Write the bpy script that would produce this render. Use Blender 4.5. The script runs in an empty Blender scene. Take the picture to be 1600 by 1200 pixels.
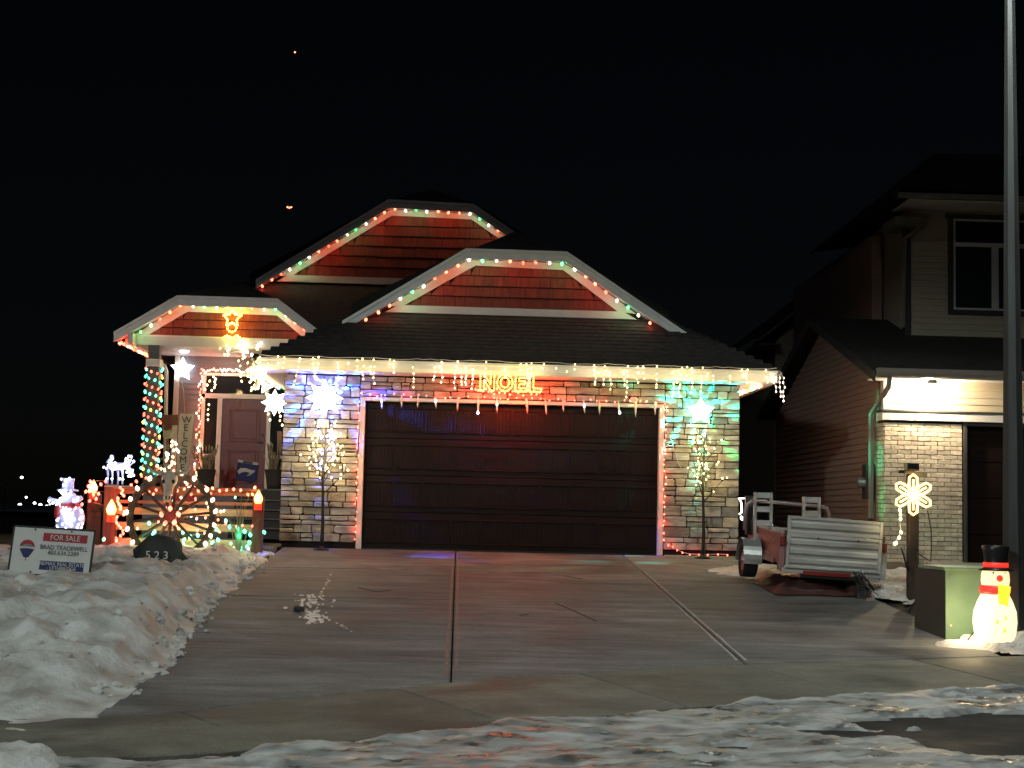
import bpy, math, random
from mathutils import Vector, Matrix, noise as mnoise
R = math.radians
S = bpy.context.scene
COL = S.collection
rnd = random.Random(523)

# ------------------------------------------------------------------ camera
YAW, PITCH, ROLL, FPX = 0.0346023, 0.0887641, 0.0232154, 2287.65
CAM = Vector((-0.86158, -24.21064, 0.62130))
_f = Vector((math.sin(YAW)*math.cos(PITCH), math.cos(YAW)*math.cos(PITCH), math.sin(PITCH)))
_r = Vector((math.cos(YAW), -math.sin(YAW), 0.0))
_u = _r.cross(_f)
_r, _u = (math.cos(ROLL)*_r + math.sin(ROLL)*_u), (-math.sin(ROLL)*_r + math.cos(ROLL)*_u)
cam_data = bpy.data.cameras.new('camera'); cam = bpy.data.objects.new('camera', cam_data); COL.objects.link(cam)
cam_data.sensor_width = 36.0; cam_data.lens = FPX*36.0/1600.0; cam_data.clip_start = 0.1; cam_data.clip_end = 6000.0
cam.matrix_world = Matrix(((_r.x, _u.x, -_f.x, CAM.x), (_r.y, _u.y, -_f.y, CAM.y), (_r.z, _u.z, -_f.z, CAM.z), (0, 0, 0, 1)))
S.camera = cam

# ------------------------------------------------------------------ night sky, faint moonlight, exposure
W = bpy.data.worlds.new('World'); S.world = W; W.use_nodes = True
wt = W.node_tree; wt.nodes.clear()
sky = wt.nodes.new('ShaderNodeTexSky'); sky.sky_type = 'NISHITA'; sky.sun_disc = False
MOON_EL, MOON_AZ = 38.0, 200.0
sky.sun_elevation = R(MOON_EL); sky.sun_rotation = R(MOON_AZ)
bg = wt.nodes.new('ShaderNodeBackground'); bg.inputs['Strength'].default_value = 0.00019
wo = wt.nodes.new('ShaderNodeOutputWorld')
wt.links.new(sky.outputs[0], bg.inputs[0]); wt.links.new(bg.outputs[0], wo.inputs[0])
sd = bpy.data.lights.new('moonlight', 'SUN'); sd.energy = 0.02; sd.angle = R(3.0); sd.color = (0.85, 0.92, 1.0)
sun = bpy.data.objects.new('moonlight', sd); COL.objects.link(sun)
_d = Vector((math.sin(R(MOON_AZ))*math.cos(R(MOON_EL)), math.cos(R(MOON_AZ))*math.cos(R(MOON_EL)), math.sin(R(MOON_EL))))
sun.rotation_euler = _d.to_track_quat('Z', 'Y').to_euler()
S.view_settings.view_transform = 'Standard'; S.view_settings.look = 'None'
S.view_settings.exposure = 1.0; S.view_settings.gamma = 1.0; S.view_settings.use_curve_mapping = False
S.cycles.use_denoising = True; S.cycles.use_light_tree = True
S.cycles.max_bounces = 5; S.cycles.diffuse_bounces = 3; S.cycles.glossy_bounces = 3; S.cycles.transmission_bounces = 4
S.cycles.sample_clamp_indirect = 3.0; S.cycles.caustics_reflective = False; S.cycles.caustics_refractive = False

# ------------------------------------------------------------------ geometry helpers
def P(px, py, Y):
    """point of the plane y = Y that the photograph shows at pixel (px, py)"""
    d = _f*FPX + _r*(px-800.0) - _u*(py-600.0)
    return CAM + d*((Y-CAM.y)/d.y)
ORG = {}
class MB:
    def __init__(s, m=None): s.v = []; s.f = []; s.m = m
    def add(s, vs, fs):
        b = len(s.v)
        s.v += [(s.m @ Vector(v)) if s.m else Vector(v) for v in vs]
        s.f += [tuple(i+b for i in f) for f in fs]; return s
    def box(s, x0, x1, y0, y1, z0, z1):
        return s.add([(x0,y0,z0),(x1,y0,z0),(x1,y1,z0),(x0,y1,z0),(x0,y0,z1),(x1,y0,z1),(x1,y1,z1),(x0,y1,z1)],
                     [(0,3,2,1),(4,5,6,7),(0,1,5,4),(1,2,6,5),(2,3,7,6),(3,0,4,7)])
    def bbox(s, x0, x1, y0, y1, z0, z1, b=0.01):
        """box with bevelled edges (chamfer)"""
        def ring(y, i):
            return [(x0+i, y, z0+i), (x1-i, y, z0+i), (x1-i, y, z1-i), (x0+i, y, z1-i)]
        vs = ring(y0, b)+ring(y0+b, 0)+ring(y1-b, 0)+ring(y1, b); fs = [(0,1,2,3), (15,14,13,12)]
        for k in range(3):
            for i in range(4):
                a, c = k*4+i, k*4+(i+1) % 4; fs.append((a, a+4, c+4, c))
        return s.add(vs, fs)
    def obox(s, c, ax, ay, az):
        c, ax, ay, az = map(Vector, (c, ax, ay, az))
        vs = [c+sx*ax+sy*ay+sz*az for sz in (-1, 1) for sx, sy in ((-1,-1),(1,-1),(1,1),(-1,1))]
        return s.add(vs, [(0,3,2,1),(4,5,6,7),(0,1,5,4),(1,2,6,5),(2,3,7,6),(3,0,4,7)])
    def beam(s, a, b, w, h, up=(0,0,1)):
        a, b = Vector(a), Vector(b); d = b-a; u = Vector(up); x = d.cross(u).normalized(); z = x.cross(d).normalized()
        return s.obox((a+b)/2, x*w/2, d/2, z*h/2)
    def cyl(s, a, b, r0, r1=None, n=8, caps=True):
        r1 = r0 if r1 is None else r1; a, b = Vector(a), Vector(b); d = (b-a).normalized()
        t = Vector((0,0,1)) if abs(d.z) < .9 else Vector((1,0,0)); x = d.cross(t).normalized(); y = d.cross(x)
        vs = []
        for c, r in ((a, r0), (b, r1)):
            vs += [c + x*r*math.cos(2*math.pi*i/n) + y*r*math.sin(2*math.pi*i/n) for i in range(n)]
        fs = [(i, (i+1) % n, n+(i+1) % n, n+i) for i in range(n)]
        if caps: fs += [tuple(range(n-1, -1, -1)), tuple(range(n, 2*n))]
        return s.add(vs, fs)
    def tube(s, pts, r, n=6, closed=False):
        pts = [Vector(p) for p in pts]; k = len(pts); vs = []; px = None
        for i, p in enumerate(pts):
            a = pts[(i-1) % k] if (closed or i > 0) else p; b = pts[(i+1) % k] if (closed or i < k-1) else p
            d = (b-a).normalized() if (b-a).length > 1e-9 else Vector((0,0,1))
            if px is None:
                t = Vector((0,0,1)) if abs(d.z) < .9 else Vector((1,0,0)); px = d.cross(t).normalized()
            px = (px - d*px.dot(d)); px = px.normalized() if px.length > 1e-6 else d.orthogonal().normalized()
            y = d.cross(px); rr = r[i] if isinstance(r, (list, tuple)) else r
            vs += [p + px*rr*math.cos(2*math.pi*j/n) + y*rr*math.sin(2*math.pi*j/n) for j in range(n)]
        fs = []
        for i in range(k if closed else k-1):
            a, b = i*n, ((i+1) % k)*n
            fs += [(a+j, a+(j+1) % n, b+(j+1) % n, b+j) for j in range(n)]
        if not closed: fs += [tuple(range(n-1, -1, -1)), tuple(range((k-1)*n, k*n))]
        return s.add(vs, fs)
    def lathe(s, prof, c=(0,0,0), n=16, sx=1.0, sy=1.0, wob=0.0):
        c = Vector(c); vs = []
        for k, (r, z) in enumerate(prof):
            for i in range(n):
                a = 2*math.pi*i/n; q = r*(1+wob*mnoise.noise(Vector((math.cos(a)*2, math.sin(a)*2, z*6))))
                vs.append(c+Vector((q*math.cos(a)*sx, q*math.sin(a)*sy, z)))
        fs = [(k*n+i, k*n+(i+1) % n, (k+1)*n+(i+1) % n, (k+1)*n+i) for k in range(len(prof)-1) for i in range(n)]
        fs += [tuple(range(n-1, -1, -1)), tuple(range((len(prof)-1)*n, len(prof)*n))]
        return s.add(vs, fs)
    def ball(s, c, rx, ry=None, rz=None, n=10, m=6):
        ry = rx if ry is None else ry; rz = rx if rz is None else rz
        prof = [(math.sin(math.pi*k/m), -math.cos(math.pi*k/m)) for k in range(m+1)]; prof[0] = (.02, -1); prof[-1] = (.02, 1)
        b = MB(); b.lathe(prof, (0,0,0), n); c = Vector(c)
        return s.add([c+Vector((v.x*rx, v.y*ry, v.z*rz)) for v in b.v], b.f)
    def prism(s, poly, y0, y1):
        """poly: list of (x, z) seen from -y, counter-clockwise"""
        n = len(poly)
        vs = [(x, y0, z) for x, z in poly]+[(x, y1, z) for x, z in poly]
        fs = [tuple(range(n)), tuple(range(2*n-1, n-1, -1))]+[(i, n+i, n+(i+1) % n, (i+1) % n) for i in range(n)]
        return s.add(vs, fs)
    def slab(s, pts, t):
        """polygon pts thickened downwards by t"""
        n = len(pts); pts = [Vector(p) for p in pts]
        vs = pts+[p-Vector((0,0,t)) for p in pts]
        return s.add(vs, [tuple(range(n)), tuple(range(2*n-1, n-1, -1))]+[(i, n+i, n+(i+1) % n, (i+1) % n) for i in range(n)])
    def mesh(s, name, mat, org=(0,0,0), smooth=False):
        me = bpy.data.meshes.new(name); o = Vector(org)
        me.from_pydata([v-o for v in s.v], [], s.f); me.materials.append(mat)
        if smooth: me.polygons.foreach_set('use_smooth', [True]*len(me.polygons))
        me.validate(); me.update(); return me
    def build(s, name, mat, parent=None, smooth=False, org=None):
        o0 = ORG[parent] if parent is not None else Vector(org if org is not None else (0,0,0))
        ob = bpy.data.objects.new(name, s.mesh(name, mat, o0, smooth)); COL.objects.link(ob)
        if parent is not None: ob.parent = parent
        else: ob.location = o0
        ORG[ob] = o0; return ob
def tag(o, label=None, cat=None, group=None, kind=None):
    if label: o['label'] = label
    if cat: o['category'] = cat
    if group: o['group'] = group
    if kind: o['kind'] = kind
    return o
def thing(name, loc, label, cat, group=None):
    o = bpy.data.objects.new(name, None); COL.objects.link(o); o.location = loc; o.empty_display_size = .1
    ORG[o] = Vector(loc); return tag(o, label, cat, group)
def inst(name, me, pos, parent=None, rot=None, scale=None):
    """object that shares the mesh me, placed at the world point pos"""
    o = bpy.data.objects.new(name, me); COL.objects.link(o); pos = Vector(pos)
    if parent is not None: o.parent = parent; o.location = pos-ORG[parent]
    else: o.location = pos
    if rot: o.rotation_euler = rot
    if scale: o.scale = scale
    ORG[o] = pos; return o
def frame_from(o, d, up=(0,0,1)):
    """matrix with local y = direction d, origin o"""
    d = Vector(d).normalized(); x = d.cross(Vector(up)).normalized(); z = x.cross(d)
    return Matrix(((x.x, d.x, z.x, o[0]), (x.y, d.y, z.y, o[1]), (x.z, d.z, z.z, o[2]), (0,0,0,1)))
def lerp(a, b, t): return a+(b-a)*t
def interp(x, xs, ys):
    if x <= xs[0]: return ys[0]
    for i in range(len(xs)-1):
        if x <= xs[i+1]: return lerp(ys[i], ys[i+1], (x-xs[i])/(xs[i+1]-xs[i]))
    return ys[-1]
def sst(t): t = max(0.0, min(1.0, t)); return t*t*(3-2*t)
def nz(x, y, z=0.0): return mnoise.noise(Vector((x, y, z)))
def fbm(x, y, z=0.0, o=4): return mnoise.fractal(Vector((x, y, z)), 1.0, 2.0, o)

# ------------------------------------------------------------------ materials
def mat(name, col, rough=.7, metal=0.0, var=.15, scale=6.0, bump=.0, bscale=30.0, spec=.5, rand=0.0, col2=None, stretch=(1,1,1), detail=5.0, rvar=0.0):
    m = bpy.data.materials.new(name); m.use_nodes = True; t = m.node_tree; n = t.nodes; L = t.links
    b = n['Principled BSDF']; b.inputs['Roughness'].default_value = rough; b.inputs['Metallic'].default_value = metal
    b.inputs['Specular IOR Level'].default_value = spec
    tc = n.new('ShaderNodeTexCoord'); mp = n.new('ShaderNodeMapping'); mp.inputs['Scale'].default_value = stretch
    L.new(tc.outputs['Object'], mp.inputs[0])
    ns = n.new('ShaderNodeTexNoise'); ns.inputs['Scale'].default_value = scale; ns.inputs['Detail'].default_value = detail
    oi = n.new('ShaderNodeObjectInfo'); off = n.new('ShaderNodeVectorMath'); off.operation = 'ADD'
    mul = n.new('ShaderNodeVectorMath'); mul.operation = 'SCALE'; mul.inputs['Scale'].default_value = 37.0
    cb = n.new('ShaderNodeCombineXYZ'); L.new(oi.outputs['Random'], cb.inputs[0]); L.new(oi.outputs['Random'], cb.inputs[1])
    L.new(cb.outputs[0], mul.inputs[0]); L.new(mp.outputs[0], off.inputs[0]); L.new(mul.outputs[0], off.inputs[1])
    L.new(off.outputs[0], ns.inputs['Vector'])
    cr = n.new('ShaderNodeValToRGB'); c = col; c2 = col2 or tuple(min(1, x*(1+var)) for x in col)
    cr.color_ramp.elements[0].position = .32; cr.color_ramp.elements[1].position = .68
    cr.color_ramp.elements[0].color = tuple(x*(1-var) for x in c)+(1,) if not col2 else c+(1,)
    cr.color_ramp.elements[1].color = c2+(1,)
    L.new(ns.outputs['Fac'], cr.inputs[0]); out = cr.outputs[0]
    if rand:
        hs = n.new('ShaderNodeHueSaturation'); mr = n.new('ShaderNodeMapRange')
        mr.inputs['To Min'].default_value = 1-rand; mr.inputs['To Max'].default_value = 1+rand
        L.new(oi.outputs['Random'], mr.inputs[0]); L.new(mr.outputs[0], hs.inputs['Value']); L.new(out, hs.inputs['Color']); out = hs.outputs[0]
        if rand > .3:      # some stones grey, some tan
            m1 = n.new('ShaderNodeMath'); m1.operation = 'MULTIPLY'; m1.inputs[1].default_value = 7.31; m2 = n.new('ShaderNodeMath'); m2.operation = 'FRACT'; m3 = n.new('ShaderNodeMapRange'); m3.inputs['To Min'].default_value = .25; m3.inputs['To Max'].default_value = 1.45
            L.new(oi.outputs['Random'], m1.inputs[0]); L.new(m1.outputs[0], m2.inputs[0]); L.new(m2.outputs[0], m3.inputs[0]); L.new(m3.outputs[0], hs.inputs['Saturation'])
    L.new(out, b.inputs['Base Color'])
    if rvar:
        mr = n.new('ShaderNodeMapRange'); mr.inputs['To Min'].default_value = max(.03, rough-rvar); mr.inputs['To Max'].default_value = min(1, rough+rvar)
        mr.inputs['From Min'].default_value = .3; mr.inputs['From Max'].default_value = .7
        L.new(ns.outputs['Fac'], mr.inputs[0]); L.new(mr.outputs[0], b.inputs['Roughness'])
    if bump:
        n2 = n.new('ShaderNodeTexNoise'); n2.inputs['Scale'].default_value = bscale; n2.inputs['Detail'].default_value = 6
        L.new(off.outputs[0], n2.inputs['Vector']); bp = n.new('ShaderNodeBump'); bp.inputs['Strength'].default_value = bump; bp.inputs['Distance'].default_value = .02
        L.new(n2.outputs['Fac'], bp.inputs['Height']); L.new(bp.outputs[0], b.inputs['Normal'])
    return m
def glow(name, col, s, base=(.8,.8,.8)):
    m = bpy.data.materials.new(name); m.use_nodes = True; b = m.node_tree.nodes['Principled BSDF']
    b.inputs['Base Color'].default_value = base+(1,); b.inputs['Emission Color'].default_value = col+(1,)
    b.inputs['Emission Strength'].default_value = s; b.inputs['Roughness'].default_value = .4
    if name.startswith('bulb_'): m.cycles.emission_sampling = 'NONE'      # their light is carried by the point lights of the string
    if name.startswith('bulb_'):      # no two bulbs burn equally bright
        n = m.node_tree.nodes; oi = n.new('ShaderNodeObjectInfo'); mr = n.new('ShaderNodeMapRange'); mr.inputs['To Min'].default_value = s*.35; mr.inputs['To Max'].default_value = s*1.45
        m.node_tree.links.new(oi.outputs['Random'], mr.inputs[0]); m.node_tree.links.new(mr.outputs[0], b.inputs['Emission Strength'])
    return m
def glass(name, tint=(.02,.025,.03), rough=.05):
    m = bpy.data.materials.new(name); m.use_nodes = True; b = m.node_tree.nodes['Principled BSDF']
    b.inputs['Base Color'].default_value = tint+(1,); b.inputs['Roughness'].default_value = rough; b.inputs['Specular IOR Level'].default_value = .6
    return m
M = {}
M['white'] = mat('white_paint', (.70,.68,.64), .5, var=.05, bump=.05, bscale=12)
M['soffit'] = mat('soffit_white', (.62,.62,.61), .55, var=.05)
M['rake'] = mat('rake_grey', (.78,.78,.76), .5, var=.06, bump=.05)
M['stone'] = mat('ledge_stone', (.20,.178,.15), .85, var=.3, scale=6, bump=.6, bscale=22, rand=.36, col2=(.50,.45,.385), stretch=(.6,1,1.6), detail=8.0)
M['mortar'] = mat('dark_mortar', (.014,.012,.011), .95, bump=.3)
M['brick'] = mat('cream_brick', (.52,.44,.33), .85, var=.2, scale=9, bump=.4, bscale=25, rand=.22, col2=(.70,.61,.47))
M['brickmortar'] = mat('brick_mortar', (.12,.10,.08), .95, bump=.3)
M['shingle'] = mat('asphalt_shingle', (.030,.026,.024), .9, var=.45, scale=9, bump=.5, bscale=80)
M['shake'] = mat('red_shake', (.20,.036,.022), .8, var=.25, scale=8, bump=.3, bscale=40, rand=.16, stretch=(3,1,.5))
M['siding'] = mat('grey_siding', (.19,.20,.225), .6, var=.06, bump=.12, bscale=20, stretch=(.4,1,4))
M['redsiding'] = mat('red_brown_siding', (.38,.245,.19), .6, var=.1, bump=.12, bscale=20, stretch=(1,.4,4))
M['tansiding'] = mat('tan_siding', (.50,.43,.31), .6, var=.07, bump=.12, bscale=20, stretch=(.4,1,4))
M['darktrim'] = mat('dark_trim', (.055,.053,.05), .5, var=.1)
M['door'] = mat('garage_door_brown', (.013,.007,.0055), .45, spec=.18, var=.15, bump=.08, bscale=60, stretch=(.3,1,4), rvar=.08)
M['reddoor'] = mat('red_door', (.12,.014,.016), .38, var=.12, bump=.05)
M['glass'] = glass('dark_glass')
def concrete(name, lo, hi, streak=(.28,1.7,1)):
    """damp winter concrete: brushed streaks, blotches of wet and salt, small pits"""
    m = bpy.data.materials.new(name); m.use_nodes = True; t = m.node_tree; n = t.nodes; L = t.links; b = n['Principled BSDF']
    tc = n.new('ShaderNodeTexCoord'); mp = n.new('ShaderNodeMapping'); mp.inputs['Scale'].default_value = streak; L.new(tc.outputs['Object'], mp.inputs[0])
    def noise(sc, det, vec, rough=.6, dist=0.0):
        q = n.new('ShaderNodeTexNoise'); q.inputs['Scale'].default_value = sc; q.inputs['Detail'].default_value = det; q.inputs['Roughness'].default_value = rough; q.inputs['Distortion'].default_value = dist; L.new(vec, q.inputs['Vector']); return q.outputs['Fac']
    def ramp(src, p0, c0, p1, c1):
        r = n.new('ShaderNodeValToRGB'); r.color_ramp.elements[0].position = p0; r.color_ramp.elements[0].color = c0+(1,); r.color_ramp.elements[1].position = p1; r.color_ramp.elements[1].color = c1+(1,); L.new(src, r.inputs[0]); return r.outputs[0]
    def mul(a, b_, f=1.0):
        x = n.new('ShaderNodeMix'); x.data_type = 'RGBA'; x.blend_type = 'MULTIPLY'; x.inputs[0].default_value = f; L.new(a, x.inputs[6]); L.new(b_, x.inputs[7]); return x.outputs[2]
    st = noise(2.2, 9, mp.outputs[0], .7); blot = noise(.75, 6, tc.outputs['Object'], .62, .8); fine = noise(55, 4, tc.outputs['Object']); big = noise(.28, 3, tc.outputs['Object'])
    c = ramp(st, .30, lo, .72, hi)
    c = mul(c, ramp(blot, .36, (.50,.50,.52), .60, (1.12,1.1,1.06))); c = mul(c, ramp(fine, .3, (.72,.72,.72), .7, (1.2,1.2,1.2))); c = mul(c, ramp(big, .35, (.75,.76,.78), .65, (1.15,1.13,1.1)))
    oi = n.new('ShaderNodeObjectInfo'); hs = n.new('ShaderNodeHueSaturation'); mr = n.new('ShaderNodeMapRange'); mr.inputs['To Min'].default_value = .88; mr.inputs['To Max'].default_value = 1.1
    L.new(oi.outputs['Random'], mr.inputs[0]); L.new(mr.outputs[0], hs.inputs['Value']); L.new(c, hs.inputs['Color']); L.new(hs.outputs[0], b.inputs['Base Color'])
    r2 = n.new('ShaderNodeMapRange'); r2.inputs['From Min'].default_value = .38; r2.inputs['From Max'].default_value = .6; b.inputs['Specular IOR Level'].default_value = .3; r2.inputs['To Min'].default_value = .60; r2.inputs['To Max'].default_value = .78; L.new(blot, r2.inputs[0]); L.new(r2.outputs[0], b.inputs['Roughness'])
    ad = n.new('ShaderNodeMath'); ad.operation = 'ADD'; L.new(st, ad.inputs[0]); L.new(fine, ad.inputs[1]); bp = n.new('ShaderNodeBump'); bp.inputs['Strength'].default_value = .22; bp.inputs['Distance'].default_value = .012; L.new(ad.outputs[0], bp.inputs['Height']); L.new(bp.outputs[0], b.inputs['Normal'])
    return m
M['concrete'] = concrete('concrete', (.098,.102,.106), (.28,.288,.296))
M['walk'] = concrete('sidewalk_concrete', (.125,.127,.108), (.225,.226,.195), (.8,1.0,1))
M['salt'] = mat('salt_stain', (.30,.29,.28), .8, var=.3, scale=7, col2=(.46,.45,.44), detail=9.0)
M['rust'] = mat('rust_stain', (.17,.12,.105), .75, var=.3, scale=7, col2=(.27,.19,.17), detail=9.0)
M['asphalt'] = mat('asphalt', (.020,.0195,.019), .8, var=.4, scale=2.0, bump=.5, bscale=120, rvar=.2)
M['soil'] = mat('winter_soil', (.03,.026,.018), .95, var=.5, scale=2, bump=.6, bscale=14, col2=(.075,.066,.045))
M['snow'] = mat('snow', (.36,.335,.30), .6, var=.2, scale=2.6, bump=1.0, bscale=24, col2=(.78,.78,.775), detail=10.0, rvar=.2)
M['ice'] = mat('road_ice', (.11,.108,.10), .42, var=.3, scale=4.5, bump=1.0, bscale=12, col2=(.60,.60,.59), detail=12.0, stretch=(.7,1.6,1), rvar=.25)
M['darkwood'] = mat('dark_wheel_wood', (.05,.031,.021), .8, var=.35, scale=5, bump=.4)
M['wood'] = mat('weathered_wood', (.17,.10,.06), .8, var=.35, scale=5, bump=.4, bscale=30, stretch=(.5,4,4), rand=.15, col2=(.30,.19,.12))
M['redwood'] = mat('red_stained_post', (.16,.055,.035), .75, var=.3, scale=5, bump=.3, stretch=(4,4,.5))
M['plankwood'] = mat('pale_plank', (.42,.34,.22), .8, var=.25, scale=5, bump=.3, stretch=(.5,4,4), rand=.12)
M['black'] = mat('black_metal', (.012,.012,.012), .5, var=.2)
M['blackplastic'] = mat('black_plastic', (.015,.015,.016), .35)
M['wire'] = mat('string_wire', (.05,.07,.05), .6)
M['whitewire'] = mat('white_wire', (.5,.5,.48), .6)
M['alu'] = mat('aluminium', (.36,.36,.355), .45, metal=.35, var=.3, scale=2.4, bump=.15, bscale=20, stretch=(.5,1,3), rvar=.15, col2=(.66,.66,.65), detail=8.0)
M['galv'] = mat('galvanised_fender', (.50,.51,.50), .35, metal=.7, var=.12)
M['pinkpanel'] = mat('faded_red_panel', (.34,.17,.16), .55, metal=.15, var=.18, scale=3, bump=.1)
M['rubber'] = mat('tyre_rubber', (.018,.018,.018), .8, var=.3, bump=.8, bscale=40)
M['rim'] = mat('wheel_rim', (.42,.34,.34), .4, metal=.5)
M['tarp'] = mat('red_tarp', (.075,.03,.026), .6, var=.4, scale=4, bump=.3, bscale=12)
M['greenlit'] = mat('utility_green_lit', (.22,.36,.21), .5, var=.12, scale=4, bump=.06)  # cabinet green lightened, the snowman's glow on the front put into the colour
M['greenshade'] = mat('utility_green_shaded', (.035,.05,.04), .5, var=.12)  # same cabinet green, with the shade of its sides put into the colour
M['pole'] = mat('lamp_pole_grey', (.05,.053,.051), .5, metal=.3, var=.2, scale=5, stretch=(3,3,.3))
M['signwhite'] = mat('sign_white', (.62,.62,.60), .5, var=.03)
M['signred'] = mat('sign_red', (.36,.02,.03), .5, var=.03)
M['signblue'] = mat('sign_blue', (.012,.022,.11), .5, var=.03)
M['signblack'] = mat('sign_black', (.02,.02,.025), .5)
M['rock'] = mat('dark_rock', (.035,.036,.034), .8, var=.35, scale=3, bump=.5, bscale=12)
M['bone'] = mat('skull_bone', (.52,.46,.36), .7, var=.2, bump=.2)
M['steel'] = mat('rusty_steel', (.10,.06,.04), .7, var=.4, bump=.3)
M['cream'] = mat('cream_board', (.55,.48,.36), .7, var=.12, bump=.15)
M['brownpaint'] = mat('brown_paint', (.14,.055,.035), .7, var=.2)
M['pot'] = mat('dark_pot', (.05,.045,.042), .7, var=.2)
M['straw'] = mat('dry_straw', (.30,.25,.16), .8, var=.3)
M['flag'] = mat('blue_flag', (.012,.028,.13), .75, var=.1)
M['flagwhite'] = mat('flag_white', (.45,.45,.47), .75, var=.1)
M['redfabric'] = mat('red_fabric', (.40,.04,.05), .8, var=.2)
M['wiremesh'] = glow('lit_white_mesh', (.34,.38,1.0), .16, (.6,.6,.75))
# lamps
BCOL = {'red': (1.0,.09,.045), 'green': (.06,1.0,.32), 'teal': (.06,1.0,.62), 'white': (1.0,.82,.66), 'warm': (1.0,.75,.29), 'big': (1.0,.80,.48),
        'cool': (.62,.76,1.0), 'ice': (.85,.93,1.0), 'yellow': (1.0,.70,.06), 'pink': (1.0,.16,.075), 'deepred': (1.0,.03,.015)}
LCOL = dict(BCOL); LCOL.update({'red': (1.0,.045,.022), 'pink': (1.0,.06,.028), 'deepred': (1.0,.02,.01), 'green': (.03,1.0,.18)})
BSTR = {'red': 3.2, 'green': 2.4, 'teal': 2.4, 'white': 3.0, 'warm': 3.0, 'big': 3.2, 'cool': 3.0, 'ice': 3.0, 'yellow': 3.0, 'pink': 3.6, 'deepred': 3.0}
for k_ in BCOL: M['b_'+k_] = glow('bulb_'+k_, BCOL[k_], BSTR[k_])
M['star'] = glow('white_star_light', (.90,.95,1.0), 2.4)
M['flame'] = glow('candle_flame', (1.0,.42,.06), 2.4)
M['candlered'] = glow('candle_red', (1.0,.035,.01), .75, (.5,.02,.01))
M['icicle'] = mat('icicle_plastic', (.75,.70,.66), .25, var=.05)
M['icicle_lit'] = glow('icicle_lit', (.55,.78,1.0), 2.2)
BULB = {}
def bulb_mesh(kind, r, tall=1.35):
    key = (kind, r, tall)
    if key not in BULB:
        b = MB(); b.lathe([(r*.3, r*tall), (r*.85, r*tall*.4), (r*.95, -r*.25), (r*.3, -r*1.05)][::-1], (0,0,0), 6)
        BULB[key] = b.mesh('bulb', M['b_'+kind], smooth=True)
    return BULB[key]
def bulbs(parent, items, r=.026, tall=1.35, every=0, watt=.2, off=(0, -.07, 0), soft=.04):
    """the bulbs of a string; every n neighbouring bulbs share one point light that carries their light"""
    for p, k in items:
        inst('bulb', bulb_mesh(k, r, tall), p, parent, (rnd.uniform(-.5,.5), rnd.uniform(-.5,.5)+(math.pi if rnd.random() < .4 else 0), 0))
    if every:
        for a in range(0, len(items), every):
            g_ = items[a:a+every]; c = sum((p for p, _ in g_), Vector())/len(g_)+Vector(off); n_ = len(g_)
            col = [sum(LCOL[k][i] for _, k in g_)/n_ for i in range(3)]
            ld = bpy.data.lights.new('string_light', 'POINT'); ld.energy = watt*n_*rnd.uniform(.75, 1.25); ld.color = col; ld.shadow_soft_size = soft
            lo = bpy.data.objects.new('string_light', ld); COL.objects.link(lo); lo.parent = parent; lo.location = c-ORG[parent]
def along(pts, step, start=0.0):
    pts = [Vector(p) for p in pts]; out = []; d = start
    for a, b in zip(pts[:-1], pts[1:]):
        L = (b-a).length
        while d <= L: out.append(a+(b-a)*(d/L)); d += step
        d -= L
    return out
_txt = {}
def text_geo(s, size, extrude=.002, font_scale=1.0):
    """(verts, faces) of a text in the xz plane facing -y, centred at the origin"""
    key = (s, size, extrude)
    if key in _txt: return _txt[key]
    cu = bpy.data.curves.new('t', 'FONT'); cu.body = s; cu.size = size; cu.align_x = 'CENTER'; cu.align_y = 'CENTER'; cu.extrude = extrude; cu.resolution_u = 3
    ob = bpy.data.objects.new('t', cu); COL.objects.link(ob); bpy.context.view_layer.update()
    me = bpy.data.meshes.new_from_object(ob.evaluated_get(bpy.context.evaluated_depsgraph_get()))
    vs = [(v.co.x, -v.co.z, v.co.y) for v in me.vertices]; fs = [tuple(p.vertices) for p in me.polygons]
    bpy.data.objects.remove(ob); bpy.data.meshes.remove(me); bpy.data.curves.remove(cu)
    _txt[key] = (vs, fs); return vs, fs
# ------------------------------------------------------------------ ground, driveway, sidewalk, road, snow
EX = [-9.0, -5.5, -3.03, -2.31, -1.77, -1.35, -.86, -.36, 1.0, 1.85, 3.77, 4.85, 8.0, 14.0]
EY = [-13.4, -13.5, -13.09, -12.5, -12.15, -11.9, -11.58, -11.3, -10.68, -10.40, -9.86, -9.55, -8.9, -8.6]
CX = [-9.0, -5.0, -3.6, -2.3, -1.2, -.8, .31, .91, 1.57, 2.74, 3.92, 8.0, 14.0]
CY = [-15.0, -15.1, -15.05, -14.70, -14.2, -13.95, -13.4, -13.05, -12.75, -12.25, -11.92, -11.0, -10.6]
def Ye(X): return interp(X, EX, EY)
def Yc(X): return interp(X, CX, CY)
def gz(X, Y):
    e = Ye(X)
    if Y > 0: return 0.0
    if Y >= e: return .07*Y
    return .07*e-.02*(e-Y)
def rz(X, Y): return gz(X, max(Y, Yc(X)))-.05-.012*(Yc(X)-Y)
g = MB()
def grid(mb, xs, ys, zf):
    nx = len(xs)
    mb.add([(x, y, zf(x, y)) for y in ys for x in xs],
           [(j*nx+i, j*nx+i+1, (j+1)*nx+i+1, (j+1)*nx+i) for j in range(len(ys)-1) for i in range(nx-1)])
xs = [-3000, -900, -300, -120, -60, -30, -18]+[-14+.5*i for i in range(57)]+[18, 30, 60, 120, 300, 900, 3000]
ys = [-300, -60, -32, -26]+[-22+.5*i for i in range(60)]+[9, 12, 16, 22, 30, 45, 70, 120, 250, 600, 1500, 4000]
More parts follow.
